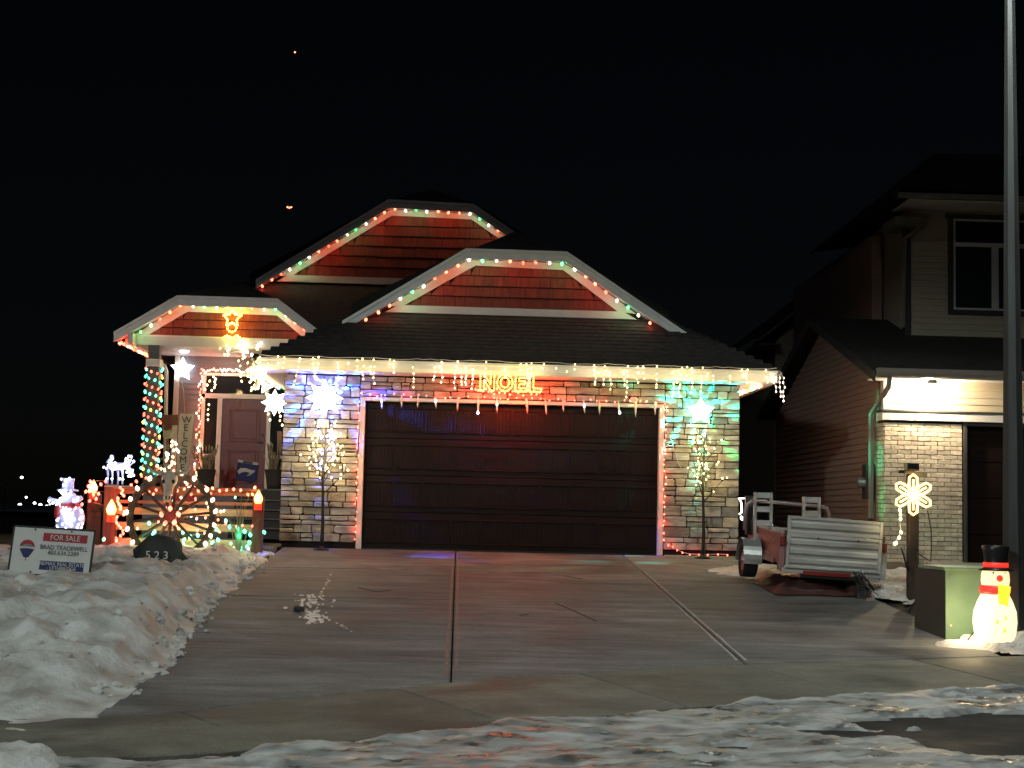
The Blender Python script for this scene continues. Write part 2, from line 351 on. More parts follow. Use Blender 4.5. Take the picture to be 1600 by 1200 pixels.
def soilz(x, y):
    z = gz(x, min(y, 0))-.16 if y > Yc(x)-.4 else rz(x, y)-.25
    if x < -4.2 and y > -9: z = gz(x, min(y, 0))-.05+.03*nz(x*1.3, y*1.3)
    if 4.6 < x < 6.9 and y > Ye(x)+.1: z = gz(x, min(y, 0))-.012+.01*nz(x*2, y*2)
    if y > 8: z -= min(14.0, (y-8)*.045)
    return z
grid(g, xs, ys, soilz)
tag(g.build('ground', M['soil'], smooth=True), kind='structure')

drive = tag(bpy.data.objects.new('driveway', None), kind='structure'); COL.objects.link(drive); ORG[drive] = Vector((0,0,0))
def slab_obj(name, parent, poly, m, t=.12, gap=.008, bev=.012, crown=.0):
    """concrete slab: outline poly [(x,y)], top on the ground function, edges rounded, joints left open"""
    c = Vector((sum(p[0] for p in poly)/len(poly), sum(p[1] for p in poly)/len(poly)))
    def inset(d):
        out = []; n = len(poly)
        for i in range(n):
            a, b, e = Vector(poly[i-1]), Vector(poly[i]), Vector(poly[(i+1) % n])
            n1 = Vector((-(b-a).y, (b-a).x)).normalized(); n2 = Vector((-(e-b).y, (e-b).x)).normalized()
            k = (n1+n2); k = k/max(.3, (1+n1.dot(n2))); out.append(b+k*d)
        return out
    o, i1 = inset(gap), inset(gap+bev); dz = rnd.uniform(-.003, .003)
    vs = [(p.x, p.y, gz(p.x, p.y)-t) for p in o]+[(p.x, p.y, gz(p.x, p.y)-bev*.8+dz) for p in o]+[(p.x, p.y, gz(p.x, p.y)+dz) for p in i1]
    n = len(poly); fs = [tuple(range(2*n, 3*n))]
    for k in (0, 1):
        fs += [(k*n+i, k*n+(i+1) % n, (k+1)*n+(i+1) % n, (k+1)*n+i) for i in range(n)]
    mb = MB(); mb.add(vs, fs); return mb.build(name, m, parent)
XJ = [-3.72, -.885, 1.87, 4.6]
YJ = [-.02, -3.0, -6.2, -9.1]
for i in range(3):
    x0, x1 = XJ[i], XJ[i+1]
    for j in range(4):
        if j < 3 and (j < 2 or i < 2):
            slab_obj('slab', drive, [(x0, YJ[j+1]), (x1, YJ[j+1]), (x1, YJ[j]), (x0, YJ[j])], M['concrete'])
        elif j == 3 or i == 2:
            top = YJ[j]
            if i == 2 and j == 3: continue
            kn = [x for x in EX if x0 < x < x1]
            slab_obj('slab', drive, [(x0, Ye(x0))]+[(k, Ye(k)) for k in kn]+[(x1, Ye(x1)), (x1, top), (x0, top)], M['concrete'])
# slab in front of the neighbouring garage and the strip beside it
for (x0, x1, y0, y1) in ((6.9, 9.8, -3.0, -.02), (9.8, 12.8, -3.0, -.02), (6.9, 9.8, -6.2, -3.0), (9.8, 12.8, -6.2, -3.0), (6.9, 9.8, -8.8, -6.2)):
    slab_obj('slab', drive, [(x0, y0), (x1, y0), (x1, y1), (x0, y1)], M['concrete'])
slab_obj('landing_slab', drive, [(-5.2, -.02), (-3.8, -.02), (-3.8, 2.7), (-5.2, 2.7)], M['concrete'])
walk = tag(bpy.data.objects.new('sidewalk', None), kind='structure'); COL.objects.link(walk); ORG[walk] = Vector((0,0,0))
J = [(-9.0, -8.6), (-6.6, -6.2), (-4.6, -4.1), (-2.9, -2.0), (-1.34, -.45), (.25, .92), (1.87, 2.42), (3.6, 3.95), (5.4, 5.7), (7.6, 7.8), (10., 10.2)]
for (a, a2), (b, b2) in zip(J[:-1], J[1:]):
    kn = [x for x in EX if a < x < b][::-1]; kc = [x for x in CX if a2 < x < b2]
    slab_obj('slab', walk, [(a2, Yc(a2))]+[(k, Yc(k)) for k in kc]+[(b2, Yc(b2)), (b, Ye(b))]+[(k, Ye(k)) for k in kn]+[(a, Ye(a))], M['walk'])
rd = MB(); rx = [-40, -20]+[-10+.5*i for i in range(49)]+[20, 40]; n = len(rx); vs = []; fs = []
tt = [0, .5, 1, 2, 4, 8, 16, 40]
for t in tt: vs += [(x, Yc(x)-t, rz(x, Yc(x)-t)) for x in rx]
fs = [(j*n+i, (j+1)*n+i, (j+1)*n+i+1, j*n+i+1) for j in range(len(tt)-1) for i in range(n-1)]
rd.add(vs, fs); tag(rd.build('road', M['asphalt'], smooth=True), kind='structure')

def snow(name, m, x0, x1, y0, y1, nx, ny, hf, base, label, cat='snow'):
    mb = MB(); idx = {}; H = {}
    X = [lerp(x0, x1, i/nx) for i in range(nx+1)]; Yv = [lerp(y0, y1, j/ny) for j in range(ny+1)]
    for j, y in enumerate(Yv):
        for i, x in enumerate(X): H[i, j] = hf(x, y)
    vs = []; fs = []
    def vid(i, j):
        if (i, j) not in idx: idx[i, j] = len(vs); vs.append((X[i], Yv[j], base(X[i], Yv[j])+max(H[i, j], -.03)))
        return idx[i, j]
    for j in range(ny):
        for i in range(nx):
            q = [(i, j), (i+1, j), (i+1, j+1), (i, j+1)]
            if max(H[k] for k in q) > 0: fs.append(tuple(vid(*k) for k in q))
    mb.add(vs, fs); o = mb.build(name, m, smooth=True); return tag(o, label, cat, kind='stuff')
def bank(x, y):
    edge = interp(y, [-15, -12.6, -11, -8, -4, -2, -.5], [-3.6, -3.5, -3.38, -3.66, -3.74, -3.80, -3.9])+.10*nz(y*1.7, 3.1)+.07*nz(y*5, 1.7)
    d = edge-x
    if d < -.05: return -.05
    c = interp(y, [-15, -13.6, -12.9, -12.0, -10.5, -8, -6, -4, -2.2, -1.4, -.9], [-.02, .0, .07, .26, .47, .48, .37, .22, .16, .12, .02])
    s = sst(d/.5)*.68+.32*sst(d/1.5)
    fall = 1-.75*sst((d-2.3)/1.6)
    if y > -7: fall *= 1-.5*sst((d-1.7)/1.2)*sst((y+7)/1.5)
    rough = .07*fbm(x*2.4, y*1.8, 2.0, 7)+.04*mnoise.ridged_multi_fractal(Vector((x*2.8+y*1.2, y*1.5, .3)), 1.0, 2.0, 4, 1.0, 2.0)-.03
    foot = -.06*max(0, nz(x*2.9+7, y*2.4))**.5 if nz(x*2.9+7, y*2.4) > .25 else 0
    c -= .13*math.exp(-((x+4.85)/.5)**2-((y+4.85)/.45)**2)
    c -= .26*math.exp(-((x+5.6)/.75)**2-((y+7.4)/.75)**2)
    return c*s*fall+(rough+foot)*sst(d/.4)*min(1, c*7)+(.006 if c > .03 else .012*fbm(x*2, y*2, 9)-.004)
snow('snow_bank', M['snow'], -11, -3.3, -15.0, -.6, 260, 420, bank, gz, 'long bank of dirty shovelled snow along the left edge of the driveway')
def roadsnow(x, y):
    d = Yc(x)-y
    if d < -.35: return -.05
    edge = sst((d+.12+.16*fbm(x*1.5, y*1.5, 1.2))/.3)
    h = .022+.026*fbm(x*1.3, y*2.4, 5.0, 8)+.016*mnoise.ridged_multi_fractal(Vector((x*2.2, y*4.2, 1.3)), 1.0, 2.0, 4, 1.0, 2.0)
    h += .010*fbm(x*11, y*11, 3.0, 4)-.03*sst((fbm(x*2.1+4, y*3.4, 11.0, 6)-.42)/.25)
    # bare asphalt where a car's tracks melted the ice
    ax = (x-3.6)/2.05; ay = (y+14.0-.10*(x-3.0))/.98
    hole = 1-(ax*ax+ay*ay)+.5*fbm(x*1.4, y*3.0, 8.0, 7)
    h -= .16*sst(hole/.5)
    for (hx, hy, r) in ((.95, -14.55, .12), (.62, -14.85, .08)):
        h -= .10*math.exp(-(((x-hx)/r)**2+((y-hy)/(r*.55))**2))
    return h*edge-.03*(1-edge)+.02*edge*math.exp(-((d-.35)/.3)**2)
snow('road_snow', M['ice'], -5.4, 6.2, -16.8, -10.9, 380, 270, roadsnow, lambda x, y: gz(x, max(y, Yc(x)))-.05*sst((Yc(x)-y)/.3)-.012*max(0, Yc(x)-y), 'packed icy snow covering the street in the foreground')
def heap(cx, cy, rx, ry, h, seed):
    def f(x, y):
        q = 1-((x-cx)/rx)**2-((y-cy)/ry)**2+.35*fbm(x*1.8, y*1.8, seed)
        return h*sst(q/.9)+.05*fbm(x*4, y*4, seed+3)*sst(q/.5)-.012
    return f
h1 = heap(5.25, -8.95, 1.15, .48, .17, 4.0)
snow('snow_heap', M['snow'], 3.6, 7.2, -9.9, -8.0, 90, 60, h1, gz, 'small heap of snow around the foot of the glowing plastic snowman')
h2a = heap(5.6, -3.9, 1.5, 2.0, .17, 7.0)
snow('snow_patch', M['snow'], 3.9, 7.3, -6.4, -1.2, 90, 110, h2a, gz, 'uneven trampled snow patch around the wooden snowflake post')
h3 = heap(4.1, -2.4, 1.3, 1.2, .07, 9.0)
snow('snow_strip', M['snow'], 2.9, 5.0, -4.0, -1.2, 60, 60, h3, gz, 'thin patch of snow on the ground beneath the utility trailer')
h4 = heap(-3.55, -15.05, .42, .30, .10, 12.0)
snow('snow_lump', M['snow'], -4.4, -2.6, -15.8, -14.3, 60, 50, h4, gz, 'small snow lump on the sidewalk at the lower left corner')
# frozen puddle and clods on the driveway
pd = MB()
def blot(cx, cy, rx, ry, seed, n=40, z=.004):
    pts = []
    for i in range(n):
        a = 2*math.pi*i/n; q = 1+.75*nz(math.cos(a)*1.6+seed, math.sin(a)*1.6)+.35*nz(math.cos(a)*5+seed, math.sin(a)*5)
        x, y = cx+rx*q*math.cos(a), cy+ry*q*math.sin(a); pts.append((x, y, gz(x, y)+z))
    return pts
M['puddle'] = mat('frozen_puddle', (.42,.44,.50), .5, var=.3, scale=9, bump=.25, bscale=18, col2=(.72,.75,.84))  # ice whose bluish white colour also stands in for the star's reflection
def Gp(px, py, dz=.004):
    """point of the driveway at pixel (px, py)"""
    d = _f*FPX + _r*(px-800.0) - _u*(py-600.0); lo, hi = 5/d.length, 60/d.length
    for _ in range(40):
        m_ = (lo+hi)/2; q = CAM+d*m_
        if q.z > gz(q.x, q.y): lo = m_
        else: hi = m_
    q.z += dz; return q
def flake(mb, px, py, q, r0):
    dz_ = .004+.003*r0.random()
    pts = [Gp(px+q*1.3*math.cos(a)*r0.uniform(.45, 1.25), py+q*.62*math.sin(a)*r0.uniform(.45, 1.25), dz_) for a in (0, .8, 1.6, 2.4, 3.2, 4.0, 4.8, 5.6)]; mb.add(pts[::-1], [tuple(range(8))])
rr = random.Random(12)
for i in range(64): flake(pd, rr.gauss(491, 9), rr.gauss(963, 5.5), rr.uniform(1.2, 4.2), rr)
for i in range(26): u_ = rr.random(); flake(pd, lerp(505, 552, u_)+rr.gauss(0, 1.2), lerp(963, 988, u_)+rr.gauss(0, .8), lerp(2.6, .9, u_)*rr.uniform(.5, 1.1), rr)
for i in range(16): u_ = rr.random(); flake(pd, lerp(500, 518, u_)+rr.gauss(0, 1.5), lerp(932, 897, u_), rr.uniform(.8, 2.2), rr)
tag(pd.build('frozen_puddle', M['puddle']), 'shiny frozen meltwater splash on the left half of the driveway', 'ice', kind='stuff')
cl = MB(); cl.ball((0,0,.03), .065, .06, .045, 9, 5)
for v in cl.v: v += Vector((nz(v.x*20, v.y*20), nz(v.y*20, v.z*20, 3), nz(v.z*20, v.x*20, 6)))*.02
o = cl.build('ice_clod', M['rock'], smooth=True, org=(0,0,0)); o.location = (-2.62, -7.5, gz(-2.62, -7.5)); tag(o, 'dark lump of dirty ice beside the frozen splash on the driveway', 'ice clod')

# bleached salt along the right joint, rusty run-off along the middle joint, hairline cracks
def PJ(x, y):
    d = Vector((x, y, gz(x, y)))-CAM; z = d.dot(_f); return 800+FPX*d.dot(_r)/z, 600-FPX*d.dot(_u)/z
def strip(name, m, px, w0, w1, seed, dz=.004):
    pts = [Gp(*q, dz) for q in px]; L_, R_ = [], []; n = 28
    for i in range(n+1):
        u = i/n*(len(pts)-1); k = min(int(u), len(pts)-2); p = lerp(pts[k], pts[k+1], u-k); w = lerp(w0, w1, i/n)*(.55+.75*abs(nz(i*.55, seed)))
        for lst, sgn in ((L_, -1), (R_, 1)):
            x = p.x+sgn*(.03+w*(.7+.6*abs(nz(i*.8, seed+sgn*3)))); xi = p.x+sgn*.028; lst += [(xi, p.y, gz(xi, p.y)+dz), (x, p.y, gz(x, p.y)+dz)]
    mb = MB()
    mb.add(L_, [(2*i, 2*i+2, 2*i+3, 2*i+1) for i in range(n)]); mb.add(R_, [(2*i, 2*i+1, 2*i+3, 2*i+2) for i in range(n)]); return mb.build(name, M[m], drive)
strip('salt_stain', 'salt', [tuple(PJ(1.87, y)) for y in (-2.4, -5.0, -7.6, -10.2)], .02, .05, 1.0)
strip('rust_stain', 'rust', [tuple(PJ(-.885, y)) for y in (-.5, -4.0, -7.6, -11.3)], .03, .06, 2.0)
for i, px in enumerate(([(868,943), (885,950), (903,958), (932,971)], [(812,962), (826,961)], [(560,918), (585,925), (610,923)], [(880,900), (910,905)])):
    pts = [Gp(*q, .005) for q in px]; mb = MB()
    for a, e in zip(pts[:-1], pts[1:]): mb.beam(a, e, .012, .004)
    mb.build('crack', M['mortar'], drive)

rr = random.Random(31); pd = MB()
for i in range(60):
    px, py = rr.gauss(487, 13), rr.gauss(941, 7); q = rr.uniform(1.0, 3.2); pts = [Gp(px+q*1.3*math.cos(a)*rr.uniform(.5, 1.2), py+q*.7*math.sin(a)*rr.uniform(.5, 1.2), .008+.0001*i) for a in (0, 1, 2.1, 3.1, 4.2, 5.3)]
    pd.add(pts, [tuple(range(6))])
tag(pd.build('ice_specks', M['puddle']), 'scatter of small ice flecks beside the frozen splash', 'ice', kind='stuff')
# broken crusty chunks on and along the snow bank
ck = MB(); rr = random.Random(77)
for i in range(420):
    y = rr.uniform(-12.6, -1.2)
    if i < 220: x = interp(y, [-15, -12.6, -11, -8, -4, -2, -.5], [-3.6, -3.5, -3.38, -3.66, -3.74, -3.80, -3.9])+rr.gauss(-.06, .10)
    else: x = rr.uniform(-7.5, -3.7)
    r_ = rr.choice((.012, .015, .02, .025, .03)) if i % 14 else rr.uniform(.035, .055); z = gz(x, y)+max(0, bank(x, y))+r_*.25
    b = MB(); b.ball((0, 0, 0), r_*rr.uniform(.8, 1.5), r_*rr.uniform(.8, 1.4), r_*rr.uniform(.5, .9), 6, 4); m_ = Matrix.Rotation(rr.uniform(0, 6), 3, 'Z') @ Matrix.Rotation(rr.uniform(-.5, .5), 3, 'X')
    ck.add([m_ @ (v+Vector((rr.uniform(-.3, .3), rr.uniform(-.3, .3), rr.uniform(-.3, .3)))*r_)+Vector((x, y, z)) for v in b.v], b.f)
tag(ck.build('snow_chunks', M['snow']), 'broken crusty snow chunks strewn over the bank beside the driveway', 'snow', kind='stuff')
# ------------------------------------------------------------------ the decorated house
house = thing('house', (-1.5, 3.0, 0), 'bungalow with stone faced garage, red shake gables and christmas lights', 'house')
def stone_mesh(w, h, d, seed):
    r = random.Random(seed); o = []
    cut = min(w, h)
    def j(s=.012): return r.uniform(-s, s)
    c = [min(r.choice((.003, .005, .010)) if r.random() < .88 else .028, cut*.3) for _ in range(4)]
    base = [(-w/2+c[0], -h/2), (0, -h/2+j(.006)), (w/2-c[1], -h/2), (w/2, -h/2+c[1]), (w/2+j(.004), 0), (w/2, h/2-c[2]), (w/2-c[2], h/2), (0, h/2+j(.006)), (-w/2+c[3], h/2), (-w/2, h/2-c[3]), (-w/2+j(.004), 0), (-w/2, -h/2+c[0])]
    n = len(base); b = .0065; fx = max(.3, 1-2*b/w); fz = max(.3, 1-2*b/h)
    vs = [(x, .03, z) for x, z in base]+[(x, -d*.8, z) for x, z in base]+[(x*fx+j(.004), -d+j(.004), z*fz+j(.002)) for x, z in base]
    vs += [(-w*.2, -d-.002+j(.006), j(.01)), (w*.2, -d-.002+j(.006), j(.01))]
    fs = []
    for k in (0, 1): fs += [(k*n+i, (k*n+(i+1) % n), ((k+1)*n+(i+1) % n), (k+1)*n+i) for i in range(n)]
    a, e = 3*n, 3*n+1; t = 2*n
    left = {7, 8, 9, 10, 11, 0}
    for i in range(n):
        q = (i+1) % n
        if i in (8, 9, 10, 11, 7, 0): fs.append((t+i, t+q, a))
        else: fs.append((t+i, t+q, e))
    fs += [(t+1, e, a), (t+7, a, e)]
    mb = MB(); mb.add(vs, fs); return mb.mesh('stone', M['stone'])
def lay_stones(parent, x0, x1, z0, z1, y, rowmin=.075, rowmax=.185):
    z = z0; gap = .0135; carry = {}
    while z < z1-.03:
        h = rnd.uniform(rowmin, rowmax)
        if z1-(z+h) < .07: h = z1-z
        x = x0+rnd.uniform(-.0, .0); first = True
        while x < x1-.02:
            w = rnd.choice((rnd.uniform(.14, .3), rnd.uniform(.25, .6))) if not first else rnd.uniform(.12, .45)
            if x1-(x+w) < .13: w = x1-x
            if h > .12 and rnd.random() < .34:
                hs = h*rnd.uniform(.4, .6)
                parts = [(z, hs), (z+hs, h-hs)]
            else: parts = [(z, h)]
            for pz, ph in parts:
                d = rnd.uniform(.024, .058)
                inst('stone', stone_mesh(w-gap, ph-gap, d, rnd.random()), (x+w/2, y, pz+ph/2), parent)
            x += w; first = False
        z += h
wb = MB(); wb.box(-3.74, -2.53, .012, .25, 0, 2.86); fw = wb.build('stone_wall', M['mortar'], house)
lay_stones(fw, -3.78, -2.53, .10, 2.84, 0.0)
wb = MB(); wb.box(2.53, 3.74, .012, .25, 0, 2.86); fw2 = wb.build('stone_wall', M['mortar'], house)
lay_stones(fw2, 2.53, 3.78, .10, 2.84, 0.0)
wb = MB(); wb.box(-2.53, 2.53, .012, .25, 2.505, 2.86); fw3 = wb.build('stone_wall', M['mortar'], house)
lay_stones(fw3, -2.53, 2.53, 2.51, 2.84, 0.0, .09, .15)
# garage side walls
wb = MB(); wb.box(-3.73, -3.6, .25, 6.2, 0, 3.0); wb.build('garage_side_wall', M['siding'], house)
wb = MB(); wb.box(3.6, 3.73, .25, 9.0, 0, 3.0); wb.build('garage_side_wall', M['siding'], house)
# door casing, door sections and panels
cs = MB(); cs.bbox(-2.525, -2.44, -.03, .14, 0, 2.502, .008); cs.build('door_casing', M['white'], house)
cs = MB(); cs.bbox(2.44, 2.525, -.03, .14, 0, 2.502, .008); cs.build('door_casing', M['white'], house)
cs = MB(); cs.bbox(-2.438, 2.438, -.028, .14, 2.44, 2.5, .008); cs.build('door_casing', M['white'], house)
gd = MB(); gd.box(-2.438, 2.438, .12, .16, 0.0, 2.438); gdo = gd.build('garage_door', M['door'], house)
pm = MB(); pw, ph = .40, .37   # carriage style raised panel with vertical beads
pm.bbox(-pw/2-.02, -pw/2, -.010, .002, -ph/2, ph/2, .004); pm.bbox(pw/2, pw/2+.02, -.010, .002, -ph/2, ph/2, .004)
pm.bbox(-pw/2-.02, pw/2+.02, -.018, .002, ph/2, ph/2+.02, .004); pm.bbox(-pw/2-.02, pw/2+.02, -.018, .002, -ph/2-.02, -ph/2, .004)
for i in range(7):
    x = -pw/2+pw*(i+.5)/7; pm.bbox(x-pw/14+.004, x+pw/14-.004, -.0045, .002, -ph/2+.003, ph/2-.003, .003)
pmesh = pm.mesh('door_panel', M['door'])
for j in range(4):
    sm = MB(); sm.bbox(-2.43, 2.43, .10, .125, j*.61+.003, (j+1)*.61-.004, .006); sec = sm.build('door_section', M['door'], gdo)
    for i in range(10):
        inst('door_panel', pmesh, (-2.43+.486*(i+.5), .1005, j*.61+.305), gdo)
sl = MB(); sl.box(-2.44, 2.44, .09, .13, -.01, .02); sl.build('door_seal', M['black'], gdo)
# eaves of the garage: soffit, gutters, fascias
GZ0, GZ1 = 2.86, 3.04
so = MB(); so.box(-4.12, 4.22, -.6, 0.3, 2.862, 2.88); so.box(-4.12, -3.74, .3, 9, 2.862, 2.88); so.box(3.74, 4.22, .3, 9, 2.862, 2.88); so.build('soffit', M['soffit'], house)
def gutter(a, b, name='gutter', m='white'):
    a, b = Vector(a), Vector(b); mm = frame_from(a, b-a); L = (b-a).length
    mb = MB(mm)
    prof = [(0, .01), (.0, .17), (-.02, .18), (-.02, -.0), (.07, -.0), (.105, .06), (.105, .13), (.125, .145), (.125, .18), (.112, .18), (.112, .15), (.092, .135), (.092, .065), (.064, .012)]
    n = len(prof); mb.add([(x, 0, z) for x, z in prof]+[(x, L, z) for x, z in prof],
        [(i, (i+1) % n, n+(i+1) % n, n+i) for i in range(n)]+[tuple(range(n-1, -1, -1)), tuple(range(n, 2*n))])
    return mb.build(name, M[m], house)
gutter((-4.15, -.6, GZ0), (4.26, -.6, GZ0))
gutter((-4.13, 6.0, GZ0), (-4.13, -.6, GZ0)); gutter((4.23, -.6, GZ0), (4.23, 9, GZ0))
# roofs
SL = .61
def zl(x): return 3.05+SL*(x+4.2)
def zr(x): return 3.05+SL*(4.31-x)
def zf(y): return 3.05+SL*(y+.62)
rf = MB(); XR = (4.31-4.2)/2; ZR = zl(XR)
xl, xr = P(728, 390, .6).x, P(886, 395, .6).x
zc = min(zl(xl), zr(xr)); yb = .55+(ZR-zc)/SL
rf.slab([(-4.2, 9, 3.05), (-4.2, -.62, 3.05), (-2.98, .64, zl(-2.98)), (xl, .64, zl(xl)), (XR, yb, ZR), (XR, 9, ZR)], .05)
rf.slab([(4.31, -.62, 3.05), (4.31, 9, 3.05), (XR, 9, ZR), (XR, yb, ZR), (xr, .64, zr(xr)), (3.09, .64, zr(3.09))], .05)
rf.slab([(xl, .64, zl(xl)), (xr, .64, zr(xr)), (XR, yb, ZR)], .05)
roof = rf.build('roof', M['shingle'], house)
# shingle courses of the skirt roof: each course a stepped row of tabs
sh = MB(); k = 0; y = -.66; ex = .125
while y < 1.02:
    y1 = min(y+ex+.02, 1.06); t0 = y+.62; xa, xb = -4.2+max(t0, -.03), 4.31-max(t0, -.03); x = xa; o = (k % 2)*.15
    while x < xb-.01:
        w = .30 if x > xa else .30-o; x2 = min(xb, x+w-.006); dz = .012+rnd.uniform(0, .006)
        sh.add([(x, y, zf(y)+dz), (x2, y, zf(y)+dz), (x2, y1, zf(y1)+.004), (x, y1, zf(y1)+.004), (x, y, zf(y)-.004), (x2, y, zf(y)-.004)],
               [(0,1,2,3), (4,5,1,0), (0,3,4), (1,5,2)]); x += w
    y += ex; k += 1
o = sh.build('roof_shingles', M['shingle'], roof); o['kind'] = 'stuff'
sk = MB(); sk.slab([(-4.2, -.62, 3.03), (4.31, -.62, 3.03), (4.31-1.68, 1.06, zf(1.06)-.02), (-4.2+1.68, 1.06, zf(1.06)-.02)], .04); sk.build('skirt_deck', M['shingle'], roof)
def band(parent, name, m, outer, inner, y0, y1):
    """strip between two polylines of (x,z), each piece of board a mesh of its own"""
    for i in range(len(outer)-1):
        b = MB(); g_ = .0015
        b.prism([outer[i], inner[i], inner[i+1], outer[i+1]], y0, y1); b.build(name, M[m], parent)
def xz(p): return (p.x, p.z)
def gable(Yf, Yw, out, off, wallpoly, base_t, rows, tabw, ext=.9, dn=.35):
    """clipped gable: rake boards at Yf, frieze and shakes on the wall at Yw. out: pixel outline, wallpoly: pixel outline of the shake field"""
    o3 = [xz(P(*q, Yf)) for q in out]; i3 = []
    i3 = [(x, z-off) for x, z in o3]
    i3[1] = (i3[1][0]+.03, i3[1][1]); i3[2] = (i3[2][0]-.03, i3[2][1])
    band(house, 'rake_board', 'rake', o3, i3, Yf, Yf+.03)
    o4 = [(x, z+.02) for x, z in o3]; i4 = [(x, z-.045) for x, z in o3]
    band(house, 'drip_edge', 'rake', o4, i4, Yf-.025, Yf-.002)
    # soffit under the overhang
    b = MB()
    for i in range(len(i3)-1):
        (xa, za), (xb, zb) = i3[i], i3[i+1]; b.add([(xa, Yf+.03, za+.04), (xb, Yf+.03, zb+.04), (xb, Yw+.02, zb+.04), (xa, Yw+.02, za+.04)], [(3,2,1,0)])
    b.build('rake_soffit', M['soffit'], house)
    w = [xz(P(*q, Yw)) for q in wallpoly]     # lower-left, upper-left, upper-right, lower-right
    wall = MB(); big = [(w[0][0]-ext, w[0][1]-dn), (w[3][0]+ext, w[3][1]-dn), (w[3][0]+ext, w[3][1]+.03), (w[2][0]+.12, w[2][1]+dn*.9), (w[1][0]-.12, w[1][1]+dn*.9), (w[0][0]-ext, w[0][1]+.03)]
    wall.prism(big, Yw+.03, Yw+.12); wo_ = wall.build('gable_wall', M['mortar'], house)
    # frieze boards
    th = .15
    fo = [(w[0][0]-.32, w[0][1]-.03), (w[1][0]-.07, w[1][1]+th), (w[2][0]+.07, w[2][1]+th), (w[3][0]+.32, w[3][1]-.03)]
    band(house, 'frieze_board', 'white', fo, w, Yw-.02, Yw+.03)
    b = MB(); b.prism([(w[0][0]-.33, w[0][1]-base_t), (w[3][0]+.33, w[3][1]-base_t), (w[3][0]+.10, w[3][1]), (w[0][0]-.10, w[0][1])], Yw-.03, Yw+.03); b.build('base_board', M['white'], house)
    # shakes, clipped to the field
    zb, zt = min(w[0][1], w[3][1]), max(w[1][1], w[2][1]); hrow = (zt-zb)/rows
    def xl_(z): return lerp(w[0][0], w[1][0], max(0, min(1, (z-w[0][1])/(w[1][1]-w[0][1]))))
    def xr_(z): return lerp(w[3][0], w[2][0], max(0, min(1, (z-w[3][1])/(w[2][1]-w[3][1]))))
    for j in range(rows):
        za, z2 = zb+j*hrow, zb+(j+1)*hrow; x = xl_(za)
        x += -rnd.uniform(0, tabw)
        while x < xr_(za):
            ww = tabw*rnd.uniform(.6, 1.3); a, e = max(x, xl_(za)), min(x+ww-.006, xr_(za)); a2, e2 = max(x, xl_(z2)), min(x+ww-.006, xr_(z2))
            if e-a > .03:
                if e2 < a2: a2 = e2 = min(max((a2+e2)/2, a), e)
                q = rnd.uniform(0, .006); b = MB()
                b.add([(a, Yw-.012-q, za+.012), (e, Yw-.012-q, za+.012), (e2, Yw+.012-q, z2), (a2, Yw+.012-q, z2), (a, Yw+.03, za+.012), (e, Yw+.03, za+.012), (e2, Yw+.03, z2), (a2, Yw+.03, z2)],
                      [(0,1,2,3), (5,4,7,6), (4,5,1,0), (1,5,6,2), (4,0,3,7), (3,2,6,7)])
                b.build('shake', M['shake'], wo_)
            x += ww
    return o3, i3
GA = gable(.6, 1.0, [(535,503), (728,390), (886,395), (1073,522)], .155, [(632,477), (743,415), (880,422), (965,487)], .13, 4, .22)
RE = gable(6.0, 6.4, [(400,438), (607,313), (740,320), (925,447)], .16, [(458,430), (612,337), (737,343), (880,443)], .14, 6, .24)
PO = gable(4.0, 4.35, [(178,520), (277,463), (434,468), (497,517)], .175, [(232,523), (293,487), (433,493), (478,531)], .02, 3, .26, .22, .06)
# main roof and porch roof
def ml(x): return 3.86+SL*(x+7.6)
def mr_(x): return 3.86+SL*(4.31-x)
def mf(y): return 3.86+SL*(y-4.0)
r2 = MB(); mx = (4.31-7.6)/2; mzr = ml(mx)
c1, c2 = P(607, 313, 6.0), P(740, 320, 6.0); zq = c1.z
yk = 5.95+(mzr-zq)/SL; xa = -7.6+(zq-3.86)/SL; xb = 4.31-(zq-3.86)/SL
r2.slab([(-7.6, 16, 3.86), (-7.6, 4.6, 3.86), (-5.4, 6.2, ml(-5.4)), (-5.2, 6.04, ml(-5.2)), (c1.x, 6.04, zq), (mx, yk, mzr), (mx, 16, mzr)], .05)
r2.slab([(4.31, 4.6, 3.86), (4.31, 16, 3.86), (mx, 16, mzr), (mx, yk, mzr), (c2.x, 6.04, c2.z), (1.6, 6.04, mr_(1.6)), (2.0, 6.2, mr_(2.0))], .05)
r2.slab([(c1.x, 6.04, zq), (c2.x, 6.04, zq), (mx, yk, mzr)], .05)
r2.slab([(-4.0, 4.4, mf(4.4)), (4.31, 4.4, mf(4.4)), (2.3, 6.45, mf(6.45)), (-5.6, 6.45, mf(6.45)), (-5.6, 5.2, mf(5.2))], .05)
r2.build('main_roof', M['shingle'], house)
pr = MB(); a, b, c, d = [P(*q, 3.98) for q in [(178,520), (277,463), (434,468), (497,517)]]
pb = 6.6; yk = 5.6; zk = b.z+.5
pr.slab([(a.x, pb, a.z), (a.x, 4.04, a.z), (b.x, 4.04, b.z), ((b.x+c.x)/2, 4.9, zk), ((b.x+c.x)/2, pb, zk)], .05)
pr.slab([(b.x, 4.04, b.z), (c.x, 4.04, c.z), ((b.x+c.x)/2, 4.9, zk)], .05)
pr.slab([(c.x, 4.04, c.z), (d.x+.4, 4.04, d.z-.3), (d.x+.4, pb, d.z-.3), ((b.x+c.x)/2, pb, zk), ((b.x+c.x)/2, 4.9, zk)], .05)
pr.build('porch_roof', M['shingle'], house)
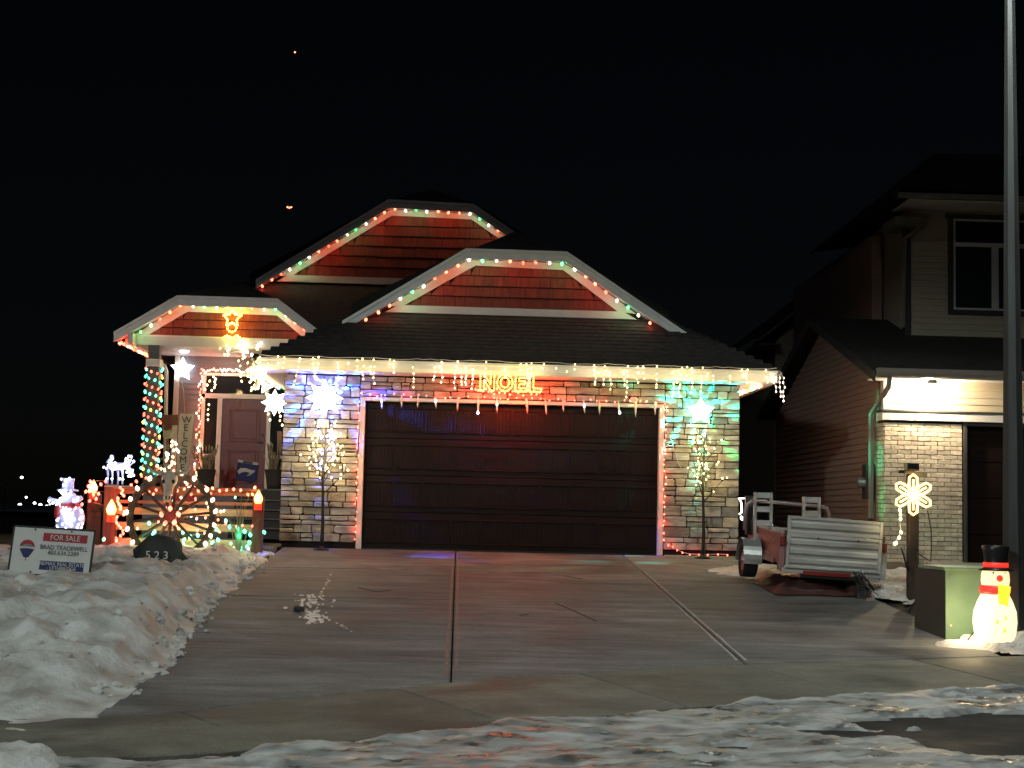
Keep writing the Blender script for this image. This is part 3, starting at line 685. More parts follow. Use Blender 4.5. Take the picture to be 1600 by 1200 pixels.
# porch beam, ceiling, post, walls
bl, br = P(196, 524, 4.3), P(482, 540, 4.3); bb = P(232, 540, 4.3)
b = MB(); b.bbox(bl.x, -3.4, 4.28, 4.44, bb.z, P(232, 523.5, 4.3).z-.01, .01); b.build('porch_beam', M['white'], house)
CZ = bb.z+.015
ce = MB(); ce.box(-7.3, -3.76, 4.44, 6.3, CZ+.02, CZ+.05); ceo = ce.build('porch_ceiling', M['soffit'], house)
bm = MB(); bm.bbox(-.046, .046, 0, 1.84, 0, .018, .005); bmesh_ = bm.mesh('soffit_board', M['soffit'])
for i in range(35): inst('soffit_board', bmesh_, (-7.25+.1*i, 4.45, CZ), ceo)
po = MB(); po.bbox(-6.95, -6.73, 4.26, 4.48, .95, CZ-.002, .012); po.build('porch_post', M['darktrim'], house)
po = MB(); po.bbox(-6.98, -6.70, 4.23, 4.51, CZ-.42, CZ-.28, .01); po.build('post_collar', M['rake'], house)
fe = MB(); fe.bbox(-7.3, -7.2, 4.0, 9.0, CZ-.02, CZ+.2, .01); fe.build('side_fascia', M['white'], house)
dw = MB(); dw.box(-6.72, -3.6, 6.22, 6.4, .9, 4.2); dwo = dw.build('porch_wall', M['siding'], house)
z = 1.0
sb = MB(); sb.add([(-6.74, 6.20, 0), (-6.24, 6.20, 0), (-6.24, 6.215, .108), (-6.74, 6.215, .108), (-6.74, 6.23, 0), (-6.24, 6.23, 0)], [(0,1,2,3), (4,5,1,0)])
sbm = sb.mesh('siding_board', M['siding'])
while z < CZ: inst('siding_board', sbm, (0, 0, z), dwo); z += .108
z = P(330, 579, 6.2).z+.03
sb = MB(); sb.add([(-6.24, 6.20, 0), (-3.74, 6.20, 0), (-3.74, 6.215, .108), (-6.24, 6.215, .108), (-6.24, 6.23, 0), (-3.74, 6.23, 0)], [(0,1,2,3), (4,5,1,0)])
sbm = sb.mesh('siding_board', M['siding'])
while z < CZ: inst('siding_board', sbm, (0, 0, z), dwo); z += .108
wl = MB(); wl.box(-6.74, -6.6, 6.4, 14, 0, 4.1); wl.build('left_wall', M['siding'], house)
ct = MB(); ct.bbox(-6.80, -6.70, 6.16, 6.26, .95, CZ, .006); ct.build('corner_board', M['white'], house)
ds = MB(); q = [P(246, 566, 5.6), P(257, 571, 5.6), P(260, 580, 5.6), P(258, 740, 5.6)]; ds.tube(q, .04, 6); ds.build('downspout', M['white'], house)
# entry: transom, side lights, red door
X0, X1 = P(315, 650, 6.2).x, -3.80; T1 = P(330, 583, 6.2).z; T0 = P(330, 615, 6.2).z; FL = 1.0
D0, D1 = P(346, 690, 6.2).x, P(416, 690, 6.2).x
fr = MB(); fw_ = .075
ent = MB(); ent.box(X0, X1, 6.195, 6.22, FL, T1); ent_o = ent.build('entry_backing', M['black'], house)
def trim(x0, x1, z0, z1, y0=6.12, y1=6.2): t = MB(); t.bbox(x0, x1, y0, y1, z0, z1, .008); return t.build('entry_trim', M['white'], house)
trim(X0, X1, T1-.06, T1); trim(X0, X1, T0-.10, T0); trim(X0, X0+.075, FL, T1-.062); trim(D0-.10, D0, FL, T0-.102); trim(D1, D1+.085, FL, T0-.102)
zm = P(330, 712, 6.2).z; trim(X0+.077, D0-.102, zm-.03, zm+.03); trim(D1+.087, X1, zm-.03, zm+.03)
def pane(x0, x1, z0, z1): t = MB(); t.box(x0, x1, 6.165, 6.18, z0, z1); return t.build('window_pane', M['glass'], house)
pane(X0+.077, X1, T0+.002, T1-.062); pane(X0+.077, D0-.102, zm+.032, T0-.102); pane(X0+.077, D0-.102, FL, zm-.032); pane(D1+.087, X1, zm+.032, T0-.102); pane(D1+.087, X1, FL, zm-.032)
dd = MB(); dd.bbox(D0+.002, D1-.002, 6.15, 6.19, FL, T0-.104, .006); fd = dd.build('front_door', M['reddoor'], house)
for (z0, z1) in ((FL+.12, FL+.82), (FL+.98, T0-.30)):
    t = MB(); x0, x1 = D0+.14, D1-.14
    for (a0, a1, c0, c1) in ((x0, x0+.03, z0, z1), (x1-.03, x1, z0, z1), (x0+.031, x1-.031, z0, z0+.03), (x0+.031, x1-.031, z1-.03, z1)): t.bbox(a0, a1, 6.138, 6.152, c0, c1, .005)
    t.bbox(x0+.06, x1-.06, 6.142, 6.152, z0+.06, z1-.06, .008); t.build('raised_panel', M['reddoor'], fd)
t = MB(); t.cyl((D1-.08, 6.15, FL+.98), (D1-.08, 6.09, FL+.98), .022, n=10); t.beam((D1-.08, 6.09, FL+.98), (D1-.19, 6.09, FL+.98), .02, .025); t.cyl((D1-.08, 6.15, FL+1.14), (D1-.08, 6.12, FL+1.14), .03, n=10); t.build('door_handle', M['black'], fd)
pf = MB(); pf.bbox(-6.95, -3.77, 4.1, 6.3, .85, 1.0, .01); pf.build('porch_floor', M['concrete'], house)
sk = MB(); sk.box(-6.9, -5.15, 4.16, 4.25, 0, .85); sk.build('porch_skirt', M['siding'], house)
for i, z in enumerate((.27, .44, .61, .79)):
    t = MB(); t.bbox(-5.1, -3.78, 2.72+.3*i, 3.06+.3*i, z-.03, z, .006); t.build('step_tread', M['concrete'], house)
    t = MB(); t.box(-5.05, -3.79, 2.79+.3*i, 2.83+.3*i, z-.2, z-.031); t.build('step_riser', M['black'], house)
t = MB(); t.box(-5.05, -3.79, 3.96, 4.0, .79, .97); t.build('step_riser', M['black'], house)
# ------------------------------------------------------------------ neighbouring house on the right
nb = thing('neighbouring_house', (9.5, 4.0, -.15), 'dark two storey neighbouring house with brick garage pillar and red side siding', 'house')
NZ = -.16
b = MB(); b.box(6.24, 7.52, .012, .3, NZ, 2.30); bw = b.build('brick_pillar', M['brickmortar'], nb)
BH, BL, BG = .0755, .225, .009
def brick_mesh(w, h):
    m = MB(); m.bbox(-w/2, w/2, -.016, .03, -h/2, h/2, .004); return m.mesh('brick', M['brick'])
bfull, bhalf = brick_mesh(BL-BG, BH-BG), None
_bm = {}
r = 0; z = NZ+.12
while z+BH < 2.33:
    x = 6.215-(.0 if r % 2 == 0 else BL/2)
    while x < 7.53:
        a, e = max(x, 6.215), min(x+BL, 7.535)
        if e-a > .05:
            key = round(e-a, 3)
            if key not in _bm: _bm[key] = brick_mesh(e-a-BG, BH-BG)
            inst('brick', _bm[key], ((a+e)/2, rnd.uniform(-.003, .003), z+BH/2), bw, (0, rnd.uniform(-.006, .006), 0))
        x += BL
    x = .03+(BL/2 if r % 2 == 0 else 0)-BL
    while x < .42:      # return on the side
        a, e = max(x, .02), min(x+BL, .44)
        if e-a > .05:
            key = round(e-a, 3)
            if key not in _bm: _bm[key] = brick_mesh(e-a-BG, BH-BG)
            inst('brick', _bm[key], (6.222, (a+e)/2, z+BH/2), bw, (0, 0, -math.pi/2))
        x += BL
    z += BH; r += 1
b = MB(); b.box(6.24, 6.5, .3, .44, NZ, 2.30); b.build('pillar_return', M['brickmortar'], nb)
b = MB(); b.box(6.20, 7.55, -.01, .44, NZ-.1, NZ+.115); b.build('foundation', M['darktrim'], nb)
# belt course and siding above
b = MB(); b.bbox(6.17, 13.5, -.05, .3, 2.335, 2.47, .008); b.build('belt_board', M['white'], nb)
b = MB(); b.bbox(6.16, 13.5, -.065, .3, 2.474, 2.512, .006); b.build('belt_cap', M['darktrim'], nb)
b = MB(); b.box(6.22, 13.5, .03, .25, 2.5, 3.15); fs_ = b.build('front_wall', M['tansiding'], nb)
def board(L, m, h=.115):
    q = MB(); q.add([(0, -.016, 0), (L, -.016, 0), (L, 0, h), (0, 0, h), (0, .012, 0), (L, .012, 0)], [(0,1,2,3), (4,5,1,0)]); return q.mesh('siding_board', M[m])
bd = board(7.0, 'tansiding')
for i in range(5): inst('siding_board', bd, (6.32, .02, 2.515+.115*i), fs_)
b = MB(); b.bbox(6.20, 6.315, -.012, .1, 2.515, 3.06, .006); b.build('corner_board', M['white'], nb)
# dark garage door and casing
b = MB(); b.bbox(7.555, 7.62, -.02, .2, NZ, 2.333, .006); b.build('garage_casing', M['darktrim'], nb)
b = MB(); b.bbox(7.62, 12.5, .0, .15, 2.27, 2.334, .006); b.build('garage_casing', M['darktrim'], nb)
b = MB(); b.box(7.63, 12.5, .14, .2, NZ, 2.27); ng = b.build('garage_door', M['door'], nb)
for j in range(4):
    b = MB(); b.bbox(7.64, 12.4, .12, .145, NZ+.02+j*.605, NZ+.61+j*.605, .006); b.build('door_section', M['door'], ng)
# red side wall, lap boards
b = MB(); b.box(6.27, 6.4, .44, 8.6, NZ, 3.0); sw = b.build('side_wall', M['redsiding'], nb)
z = NZ+.05
PE = .33; YR = 4.05
def zg(y): return 3.10+PE*(y+.5) if y < YR else 3.10+PE*(YR+.5)-PE*(y-YR)
i = 0
while z < zg(YR)-.2:
    ya, yb_ = .45, 8.6
    if z > 3.0: ya = max(.45, (z+.18-3.10)/PE-.5); yb_ = min(8.6, 2*YR+.0-ya+.0)
    m_ = MB(); m_.add([(6.246, yb_, z), (6.246, ya, z), (6.262, ya, z+.112), (6.262, yb_, z+.112), (6.27, yb_, z), (6.27, ya, z)], [(0,1,2,3), (4,5,1,0)])
    m_.build('siding_board', M['redsiding'], sw); z += .112
b = MB(); b.add([(6.27, .45, 2.95), (6.27, 8.6, 2.95), (6.27, YR, zg(YR)-.05), (6.4, .45, 2.95), (6.4, 8.6, 2.95), (6.4, YR, zg(YR)-.05)], [(1,0,2), (3,4,5)]); b.build('side_gable', M['redsiding'], nb)
b = MB(); b.bbox(6.235, 6.33, .40, .47, NZ, 3.0, .005); b.build('corner_board', M['redsiding'], nb)
# garage roof, gutter, soffit, downspout
b = MB(); b.slab([(5.92, -.52, zg(-.52)), (13.6, -.52, zg(-.52)), (13.6, YR, zg(YR)), (5.92, YR, zg(YR))], .06)
b.slab([(5.92, YR, zg(YR)), (13.6, YR, zg(YR)), (13.6, 9.0, zg(9.0)), (5.92, 9.0, zg(9.0))], .06); b.build('roof', M['shingle'], nb)
b = MB()
for (ya, yb_) in ((-.5, YR), (YR, 8.9)):
    b.add([(5.90, ya, zg(ya)-.16), (5.90, yb_, zg(yb_)-.16), (5.90, yb_, zg(yb_)), (5.90, ya, zg(ya)), (5.93, ya, zg(ya)-.16), (5.93, yb_, zg(yb_)-.16), (5.93, yb_, zg(yb_)), (5.93, ya, zg(ya))],
          [(0,3,2,1), (4,5,6,7), (0,1,5,4), (3,7,6,2), (0,4,7,3), (1,2,6,5)])
b.build('rake_board', M['darktrim'], nb)
b = MB(); b.box(5.94, 13.6, -.5, .05, 3.0, 3.02); b.build('soffit', M['white'], nb)
def ngut(a, b_, m='darktrim'):
    mm = frame_from(Vector(a), Vector(b_)-Vector(a)); L = (Vector(b_)-Vector(a)).length; q = MB(mm)
    pf_ = [(0, 0), (.06, 0), (.1, .06), (.12, .13), (.10, .13), (.085, .07), (.05, .015), (0, .13), (-.015, .13), (-.015, 0)]
    n = len(pf_); q.add([(x, 0, z) for x, z in pf_]+[(x, L, z) for x, z in pf_], [(i, (i+1) % n, n+(i+1) % n, n+i) for i in range(n)]+[tuple(range(n-1, -1, -1)), tuple(range(n, 2*n))])
    return q.build('gutter', M[m], nb)
M['gutterbrown'] = mat('gutter_taupe', (.22,.20,.17), .5, var=.08)
ngut((5.94, -.5, 3.02), (13.6, -.5, 3.02), 'gutterbrown')
b = MB(); b.tube([P(1391, 588, -.5), P(1389, 604, -.42), P(1377, 622, .1), P(1362, 645, .35), P(1361, 655, .37), P(1361, 810, .37)], .048, 6); b.build('downspout', M['gutterbrown'], nb)
# electricity meter on the side wall
b = MB(); b.bbox(6.10, 6.24, .62, .92, 1.02, 1.62, .01); me_ = b.build('meter_box', M['darktrim'], nb)
b = MB(); b.cyl((6.10, .77, 1.30), (5.98, .77, 1.30), .085, .08, 12); b.build('meter_glass', M['galv'], me_)
b = MB(); b.tube([(6.2, .77, 1.02), (6.2, .77, .0)], .03, 6); b.tube([(6.2, .70, .45), (6.1, .62, .42), (6.08, .6, .2), (6.18, .6, .0)], .014, 5); b.build('conduit', M['darktrim'], me_)
# upper storey
UY = 2.55
b = MB(); b.box(7.46, 13.5, UY+.03, 10, 3.6, 6.5); uw = b.build('upper_wall', M['tansiding'], nb)
q = MB(); q.add([(0, -.014, 0), (6, -.014, 0), (6, 0, .115), (0, 0, .115), (0, .012, 0), (6, .012, 0)], [(0,1,2,3), (4,5,1,0)]); ub = q.mesh('siding_board', M['tansiding'])
for i in range(21): inst('siding_board', ub, (7.46, UY+.02, 4.0+.115*i), uw)
b = MB(); b.bbox(7.36, 7.462, UY-.02, UY+.2, 4.0, 6.3, .006); b.build('corner_board', M['darktrim'], nb)
def ux(px): return P(px, 420, UY).x
def uz(py): return P(1530, py, UY).z
w0, w1, wz0, wz1 = ux(1481), ux(1640), uz(485), uz(343)
for (a, e, c, d) in ((w0, w0+.10, wz0, wz1), (w0-.05, w1, wz1, wz1+.09), (w0, w1, wz0-.09, wz0)):
    b = MB(); b.bbox(a, e, UY-.03, UY+.04, c, d, .006); b.build('window_casing', M['darktrim'], nb)
b = MB(); b.box(w0+.1, w1, UY-.002, UY+.01, wz0, wz1); wn = b.build('window', M['glass'], nb)
zt = uz(382)
for (a, e, c, d) in ((w0+.1, w0+.14, wz0, wz1), (w0+.141, w1, wz1-.04, wz1), (w0+.141, w1, wz0, wz0+.04), (w0+.141, w1, zt-.05, zt+.03), (ux(1549), ux(1560), wz0+.041, zt-.051)):
    b = MB(); b.bbox(a, e, UY-.022, UY+.008, c, d, .004); b.build('window_bar', M['white'], wn)
b = MB(); b.bbox(7.0, 13.6, UY-.75, UY-.72, 6.53, 6.70, .006); b.build('upper_fascia', M['gutterbrown'], nb)
b = MB(); b.box(7.2, 13.6, UY-.72, UY+.3, 6.50, 6.525); b.build('upper_soffit', M['white'], nb)
ur = MB(); ur.slab([(7.0, UY-.75, 6.70), (13.6, UY-.75, 6.70), (13.6, 6.5, 8.6), (9.2, 6.5, 8.6), (7.0, 8.5, 6.72)], .06); ur.build('upper_roof', M['shingle'], nb)
a, e = P(1388, 350, UY+.2), P(1447, 352, UY-.2); b = MB(); b.bbox(a.x, e.x, UY-.25, UY+.6, a.z-.10, a.z+.06, .008); b.build('eave_return', M['gutterbrown'], nb)
t0, t1 = P(1413, 360, UY), P(1411, 512, UY); b = MB(); b.tube([P(1436, 352, UY-.15), P(1428, 362, UY-.1), P(1414, 372, UY-.05), t1], .045, 6); b.build('downspout', M['gutterbrown'], nb)
b = MB(); b.box(7.2, 7.4, 4.2, 11, 3.4, 6.3); b.build('upper_side_wall', M['redsiding'], nb)
# soffit flood lamp that washes the siding
lp = P(1452, 600, -.16)
b = MB(); b.lathe([(.075, 0), (.085, .02), (.085, .05), (.05, .06)], (lp.x, -.31, 2.935), 14); fl_ = b.build('soffit_lamp', M['white'], nb)
M['floodlens'] = glow('flood_lens', (1.0,.86,.62), 12.0)
b = MB(); b.ball((lp.x, -.31, 2.915), .055, .055, .04, 12, 6); b.build('lamp_lens', M['floodlens'], fl_)
ld = bpy.data.lights.new('soffit_lamp_light', 'POINT'); ld.energy = 105.0; ld.color = (1.0,.80,.54); ld.shadow_soft_size = .05
lo = bpy.data.objects.new('soffit_lamp_light', ld); COL.objects.link(lo); lo.location = (lp.x, -.25, 2.85)
# next house behind: only its eave and a strip of wall show
h2 = thing('rear_house', (9.5, 15.0, 0), 'dim eave corner of the house behind the red side wall', 'house')
a0, a1, a2 = P(1183, 529, 11.0), P(1257, 472, 11.0), P(1213, 535, 11.2)
b = MB(); b.prism([(a0.x, a0.z-.10), (a1.x+.6, a1.z-.10+.6*(a1.z-a0.z)/(a1.x-a0.x)), (a1.x+.6, a1.z+.08+.6*(a1.z-a0.z)/(a1.x-a0.x)), (a0.x, a0.z+.08)], 11.0, 11.05); b.build('rake_board', M['gutterbrown'], h2)
b = MB(); b.box(a0.x+.02, a2.x+.1, 11.05, 16, a0.z-.14, a0.z-.10); b.build('soffit', M['gutterbrown'], h2)
b = MB(); b.prism([(a2.x, 0), (a1.x+1.5, 0), (a1.x+1.5, a1.z+.9), (a1.x, a1.z-.15), (a2.x, a2.z)], 11.3, 16); b.build('wall', M['tansiding'], h2)
b = MB(); s_ = (a1.z-a0.z)/(a1.x-a0.x); b.slab([(a0.x, 10.95, a0.z+.09), (a1.x+3, 10.95, a0.z+.09+s_*(a1.x+3-a0.x)), (a1.x+3, 17, a0.z+.09+s_*(a1.x+3-a0.x)), (a0.x, 17, a0.z+.09)], .06); b.build('roof', M['shingle'], h2)
# ------------------------------------------------------------------ christmas light strings
PAT = ['pink','pink','pink','white','green','white']
def gable_string(name, pxs, Y, label, start=0):
    pts = [P(*q, Y) for q in pxs]; c = sum(pts, Vector())/len(pts)
    t = thing(name, c, label, 'light string', 'bulb strings on the gables')
    ps = [p+Vector((rnd.uniform(-.014, .014), rnd.uniform(-.01, .01), rnd.uniform(-.016, .01))) for p in along(pts, .228, .02)]; wp = []
    for i, p in enumerate(ps):
        wp.append(p+Vector((0, .005, .03+.012*math.sin(i*2.1))))
        if i+1 < len(ps): wp.append((p+ps[i+1])/2+Vector((0, .01, .018+.008*math.sin(i*1.3))))
    MB().tube(wp, .007, 4).build('cable', M['wire'], t)
    bulbs(t, [(p, PAT[(i+start) % 6]) for i, p in enumerate(ps)], .027, every=1, watt=.30, off=(0, .03, -.05), soft=.02)
    return t
gable_string('bulb_string', [(571,500), (731,406), (886,413), (1026,512)], .67, 'red white and green bulb string along the garage gable')
gable_string('bulb_string', [(408,447), (610,327), (737,334), (779,361)], 6.07, 'red white and green bulb string along the highest rear gable')
gable_string('bulb_string', [(186,538), (283,478), (434,484), (483,519)], 4.07, 'red white and green bulb string along the porch gable', 2)
# porch left eave, seen end on
pts = [P(190, 536, 4.05), P(212, 547, 5.2), P(233, 557, 6.6)]
t = thing('bulb_string', pts[0], 'short bulb string running back along the left porch eave', 'light string', 'bulb strings on the gables')
ps = along(pts, .17); MB().tube([p+Vector((0,0,.03)) for p in ps], .007, 4).build('cable', M['wire'], t); bulbs(t, [(p, ['red','red','pink','white','green','red'][i % 6]) for i, p in enumerate(ps)], .03, every=3, watt=.3, off=(.08, 0, -.03))
for side, pxs, lab in ((1, [(1210,592), (1186,605), (1156,624)], 'bulb string running back along the right garage eave'), (-1, [(404,566), (424,585), (446,605)], 'bulb string running back along the left garage eave above the porch steps')):
    pts = [P(*pxs[0], -.5), P(*pxs[1], .9), P(*pxs[2], 2.6)]
    if side < 0: pts = [Vector((-4.28, -.45, 2.90)), Vector((-4.28, 1.2, 2.90)), Vector((-4.28, 3.4, 2.90))]
    else: pts = [Vector((4.06, -.4, 2.84)), Vector((4.0, 1.2, 2.84)), Vector((3.95, 2.8, 2.84))]
    t = thing('bulb_string', pts[0], lab, 'light string', 'bulb strings on the garage side eaves')
    ps = along(pts, .17); MB().tube([p+Vector((0,0,.02)) for p in ps], .007, 4).build('cable', M['whitewire'], t)
    bulbs(t, [(p+Vector((0,0,-.02)), ['red','white','pink','white','green','red'][i % 6]) for i, p in enumerate(ps)], .032, every=2, watt=.3, off=(-.06*side, 0, -.08))
# icicle string on the garage gutter
t = thing('icicle_string', (0, -.76, 3.0), 'warm white icicle string draped along the whole garage gutter', 'light string')
wp = []; it = []; x = -4.12; k = 0
zg_ = lambda x: 3.045
while x < 4.28:
    wp.append((x, -.745, zg_(x)+.012+.03*abs(math.sin(x*3.3))*rnd.uniform(.3, 1))); x += .11
cb = MB(); cb.tube(wp, .005, 4)
x = -4.1
while x < 4.24:
    n = rnd.choice((1, 1, 2, 3, 4, 5, 6)); L = .05+.065*n; z = 3.02; px_ = x; pts = [(x, -.752, 3.05)]
    for i in range(n):
        z -= rnd.uniform(.035, .10); px_ += rnd.uniform(-.02, .02); pts.append((px_, -.752, z)); it.append((Vector((px_+rnd.uniform(-.008, .008), -.765, z)), 'warm' if rnd.random() < .88 else 'white'))
    if rnd.random() < .6: it.append((Vector((x, -.755, 3.04+rnd.uniform(-.01, .02))), 'warm'))
    cb.tube(pts, .0035, 4); x += rnd.choice((rnd.uniform(.06, .14), rnd.uniform(.14, .34)))
for (cx_, n) in ((4.25, 13),):      # tail hanging from the right corner
    for s in (-.03, .05, .11):
        z = 3.0; pts = [(cx_+s*.3, -.72, 3.05)]
        for i in range(4+int(s*20)):
            z -= .075; pts.append((cx_+s+rnd.uniform(-.02, .02), -.73, z)); it.append((Vector(pts[-1]), 'white'))
        cb.tube(pts, .004, 4)
cb.build('cable', M['whitewire'], t); bulbs(t, it, .014, 1.3, every=7, watt=.115, off=(0, -.17, -.10), soft=.08)
# ball of gathered warm lights at the left corner of the gutter
cc = P(402, 578, -.5); t = thing('light_cluster', cc, 'dense bunch of warm lights hanging at the left corner of the garage eave', 'light string')
it = []; pts = []
for i in range(46):
    a = rnd.uniform(0, 6.28); r_ = .17*math.sqrt(rnd.random()); z = rnd.uniform(-.32, .14); r_ *= 1-.45*max(0, -z)/.32
    p = cc+Vector((r_*math.cos(a)-.02, .35*r_*math.sin(a), z)); it.append((p, 'warm')); pts.append(p)
MB().tube(pts, .003, 3).build('cable', M['whitewire'], t); bulbs(t, it, .018, 1.4, every=16, watt=.14, off=(0, -.2, -.1), soft=.08)
# red outline of the garage door
t = thing('red_string', (0, -.05, 2.5), 'red mini light string outlining the garage door', 'light string')
it = []; wp = []
def run(a, b, step, wob, col='red'):
    global it, wp
    for p in along([a, b], step):
        q = p+Vector((rnd.uniform(-wob, wob), rnd.uniform(-.01, .0), rnd.uniform(-wob, wob))); wp.append(q+Vector((0, .012, .01))); it.append((q, col))
run((-2.535, -.06, .15), (-2.535, -.06, 2.45), .115, .02)
run((-2.5, -.06, 2.53), (2.5, -.06, 2.53), .135, .03)
run((2.54, -.06, 2.48), (2.54, -.06, .2), .10, .025)
run((2.6, -.06, .18), (2.85, -.06, .05), .09, .01); run((2.95, -.1, .02), (3.7, -.1, .03), .16, .015)
MB().tube(wp, .005, 4).build('cable', M['whitewire'], t); bulbs(t, it, .0145, 1.4, every=4, watt=.075, off=(0, -.05, 0))
# plastic icicle lamps along the head of the door
for i, (px_, lit) in enumerate(((596,1),(627,0),(653,0),(680,1),(715,0),(747,1),(776,1),(823,0),(852,0),(879,0),(912,1),(936,0),(966,1),(993,0),(1023,0))):
    c = P(px_, 632+.03*(px_-600), -.07); c.z = 2.50; tl = rnd.uniform(-.14, .04); L = rnd.uniform(.16, .24)
    names = ['first','second','third','fourth','fifth','sixth','seventh','eighth','ninth','tenth','eleventh','twelfth','thirteenth','fourteenth','last']
    t = thing('icicle_lamp', c, f'{"glowing bluish" if lit else "unlit"} plastic icicle lamp, {names[i]} from the left above the garage door', 'icicle lamp', 'plastic icicle lamps along the garage door head')
    e = c+Vector((math.sin(-tl)*L, 0, -L*math.cos(tl))); m_ = c*.5+e*.5
    MB().tube([c, lerp(c, e, .35), lerp(c, e, .7), e], [.019, .018, .013, .003], 7).build('icicle', M['icicle'], t, True)
    MB().cyl(c+Vector((0,0,.0)), c+Vector((0,0,.045)), .014, .012, 7).build('socket', M['whitewire'], t)
    if lit: inst('bulb', bulb_mesh('cool', .022, 1.6), lerp(c, e, rnd.choice((.3, .35, .95)))+Vector((0, -.03, 0)), t)
# NOEL sign
nc = P(797, 598, -.69); t = thing('noel_sign', nc, 'yellow NOEL rope light letters hanging below the garage gutter', 'light sign')
LET = {'N': [[(0,0),(0,1),(.18,1),(.55,.38),(.55,1),(.75,1),(.75,0),(.57,0),(.2,.62),(.2,0)]],
       'O': [[(.42+.42*math.cos(a*math.pi/10), .5+.5*math.sin(a*math.pi/10)) for a in range(20)], [(.42+.24*math.cos(a*math.pi/8), .5+.30*math.sin(a*math.pi/8)) for a in range(16)]],
       'E': [[(0,0),(0,1),(.62,1),(.62,.8),(.2,.8),(.2,.6),(.52,.6),(.52,.42),(.2,.42),(.2,.2),(.62,.2),(.62,0)]],
       'L': [[(0,0),(0,1),(.2,1),(.2,.2),(.62,.2),(.62,0)]]}
xo = -.48; Hh = .275; it = []
for ch, wd in (('N', .75), ('O', .84), ('E', .62), ('L', .62)):
    b = MB()
    for lp_ in LET[ch]:
        pts = [nc+Vector((xo+x*.30, 0, (z-.5)*Hh)) for x, z in lp_]; b.tube(pts, .0065, 5, True); it += [(p, 'yellow') for p in along(pts+[pts[0]], .033)]
    b.build('letter_frame', M['b_yellow'] if False else M['whitewire'], t); xo += wd*.30+.045
bulbs(t, it[:290], .012, 1.2, every=48, watt=.02, off=(0, -.08, 0), soft=.08)
ir = []
for i in range(26): ir.append((nc+Vector((-.55+1.1*i/25, .55, rnd.uniform(-.16, -.02))), 'deepred'))
b = MB(); b.tube([p+Vector((0, .02, 0)) for p, _ in ir], .005, 4)
t2 = thing('red_backlight_string', nc+Vector((0, .6, 0)), 'red lights tucked under the soffit behind the NOEL letters', 'light string')
b.build('cable', M['wire'], t2); bulbs(t2, ir, .022, every=7, watt=2.0, off=(0, -.14, -.03), soft=.05)
# five pointed star lamps
def star_poly(c, r, k=.5, n=5, rot=0.0):
    return [(c.x+(r if i % 2 == 0 else r*k)*math.sin(math.pi*i/n+rot), c.z+(r if i % 2 == 0 else r*k)*math.cos(math.pi*i/n+rot)) for i in range(2*n)][::-1]
def star_lamp(name, c, r, label, k=.5, n=5, m='star', cat='star lamp', th=.04, rot=0.0):
    t = thing(name, c, label, cat)
    b = MB(); pl = star_poly(c, r, k, n, rot); nn = len(pl)
    b.add([(x, c.y, z) for x, z in pl]+[(c.x, c.y-th, c.z), (c.x, c.y+th*.6, c.z)], [(i, (i+1) % nn, nn) for i in range(nn)]+[((i+1) % nn, i, nn+1) for i in range(nn)])
    b.build('star_body', M[m], t)
    b = MB(); b.cyl((c.x, c.y+th*.5, c.z-r*.3), (c.x, c.y+.05, c.z-r*.3), .03, n=8); b.build('mount', M['black'], t); return t
sL, sR = P(507, 622, -.36), P(1095, 643, -.36)
star_lamp('wall_star', sL, .31, 'dazzling white star lamp on the stone left of the garage door', .58, 8)
star_lamp('wall_star', sR, .235, 'dazzling white star lamp on the stone right of the garage door', .55, 5)
def disco(name, c, col, e, col2):
    ld = bpy.data.lights.new(name, 'POINT'); ld.energy = e; ld.shadow_soft_size = .004; ld.use_nodes = True
    nt = ld.node_tree; em = nt.nodes['Emission']
    geo = nt.nodes.new('ShaderNodeTexCoord'); vo = nt.nodes.new('ShaderNodeTexVoronoi'); vo.inputs['Scale'].default_value = 3.6; vo.inputs['Randomness'].default_value = 1.0
    cr = nt.nodes.new('ShaderNodeValToRGB'); cr.color_ramp.elements[0].position = .20; cr.color_ramp.elements[0].color = (1,1,1,1); cr.color_ramp.elements[1].position = .42; cr.color_ramp.elements[1].color = (.015,.015,.015,1)
    mx_ = nt.nodes.new('ShaderNodeMix'); mx_.data_type = 'RGBA'; mx_.inputs[6].default_value = col+(1,); mx_.inputs[7].default_value = col2+(1,)
    sp = nt.nodes.new('ShaderNodeSeparateColor')
    nt.links.new(geo.outputs['Normal'], vo.inputs['Vector']); nt.links.new(vo.outputs['Distance'], cr.inputs[0]); nt.links.new(vo.outputs['Color'], sp.inputs[0]); nt.links.new(sp.outputs[0], mx_.inputs[0])
    nt.links.new(mx_.outputs[2], em.inputs['Color']); nt.links.new(cr.outputs[0], em.inputs['Strength'])
    lo = bpy.data.objects.new(name, ld); COL.objects.link(lo); lo.location = c; return lo
disco('colour_bulb_light', sL+Vector((0, .12, .10)), (.035,.02,1.0), 480.0, (.02,.16,1.0))
disco('colour_bulb_light', sR+Vector((0, .12, .10)), (.01,1.0,.20), 210.0, (.0,.75,.65))
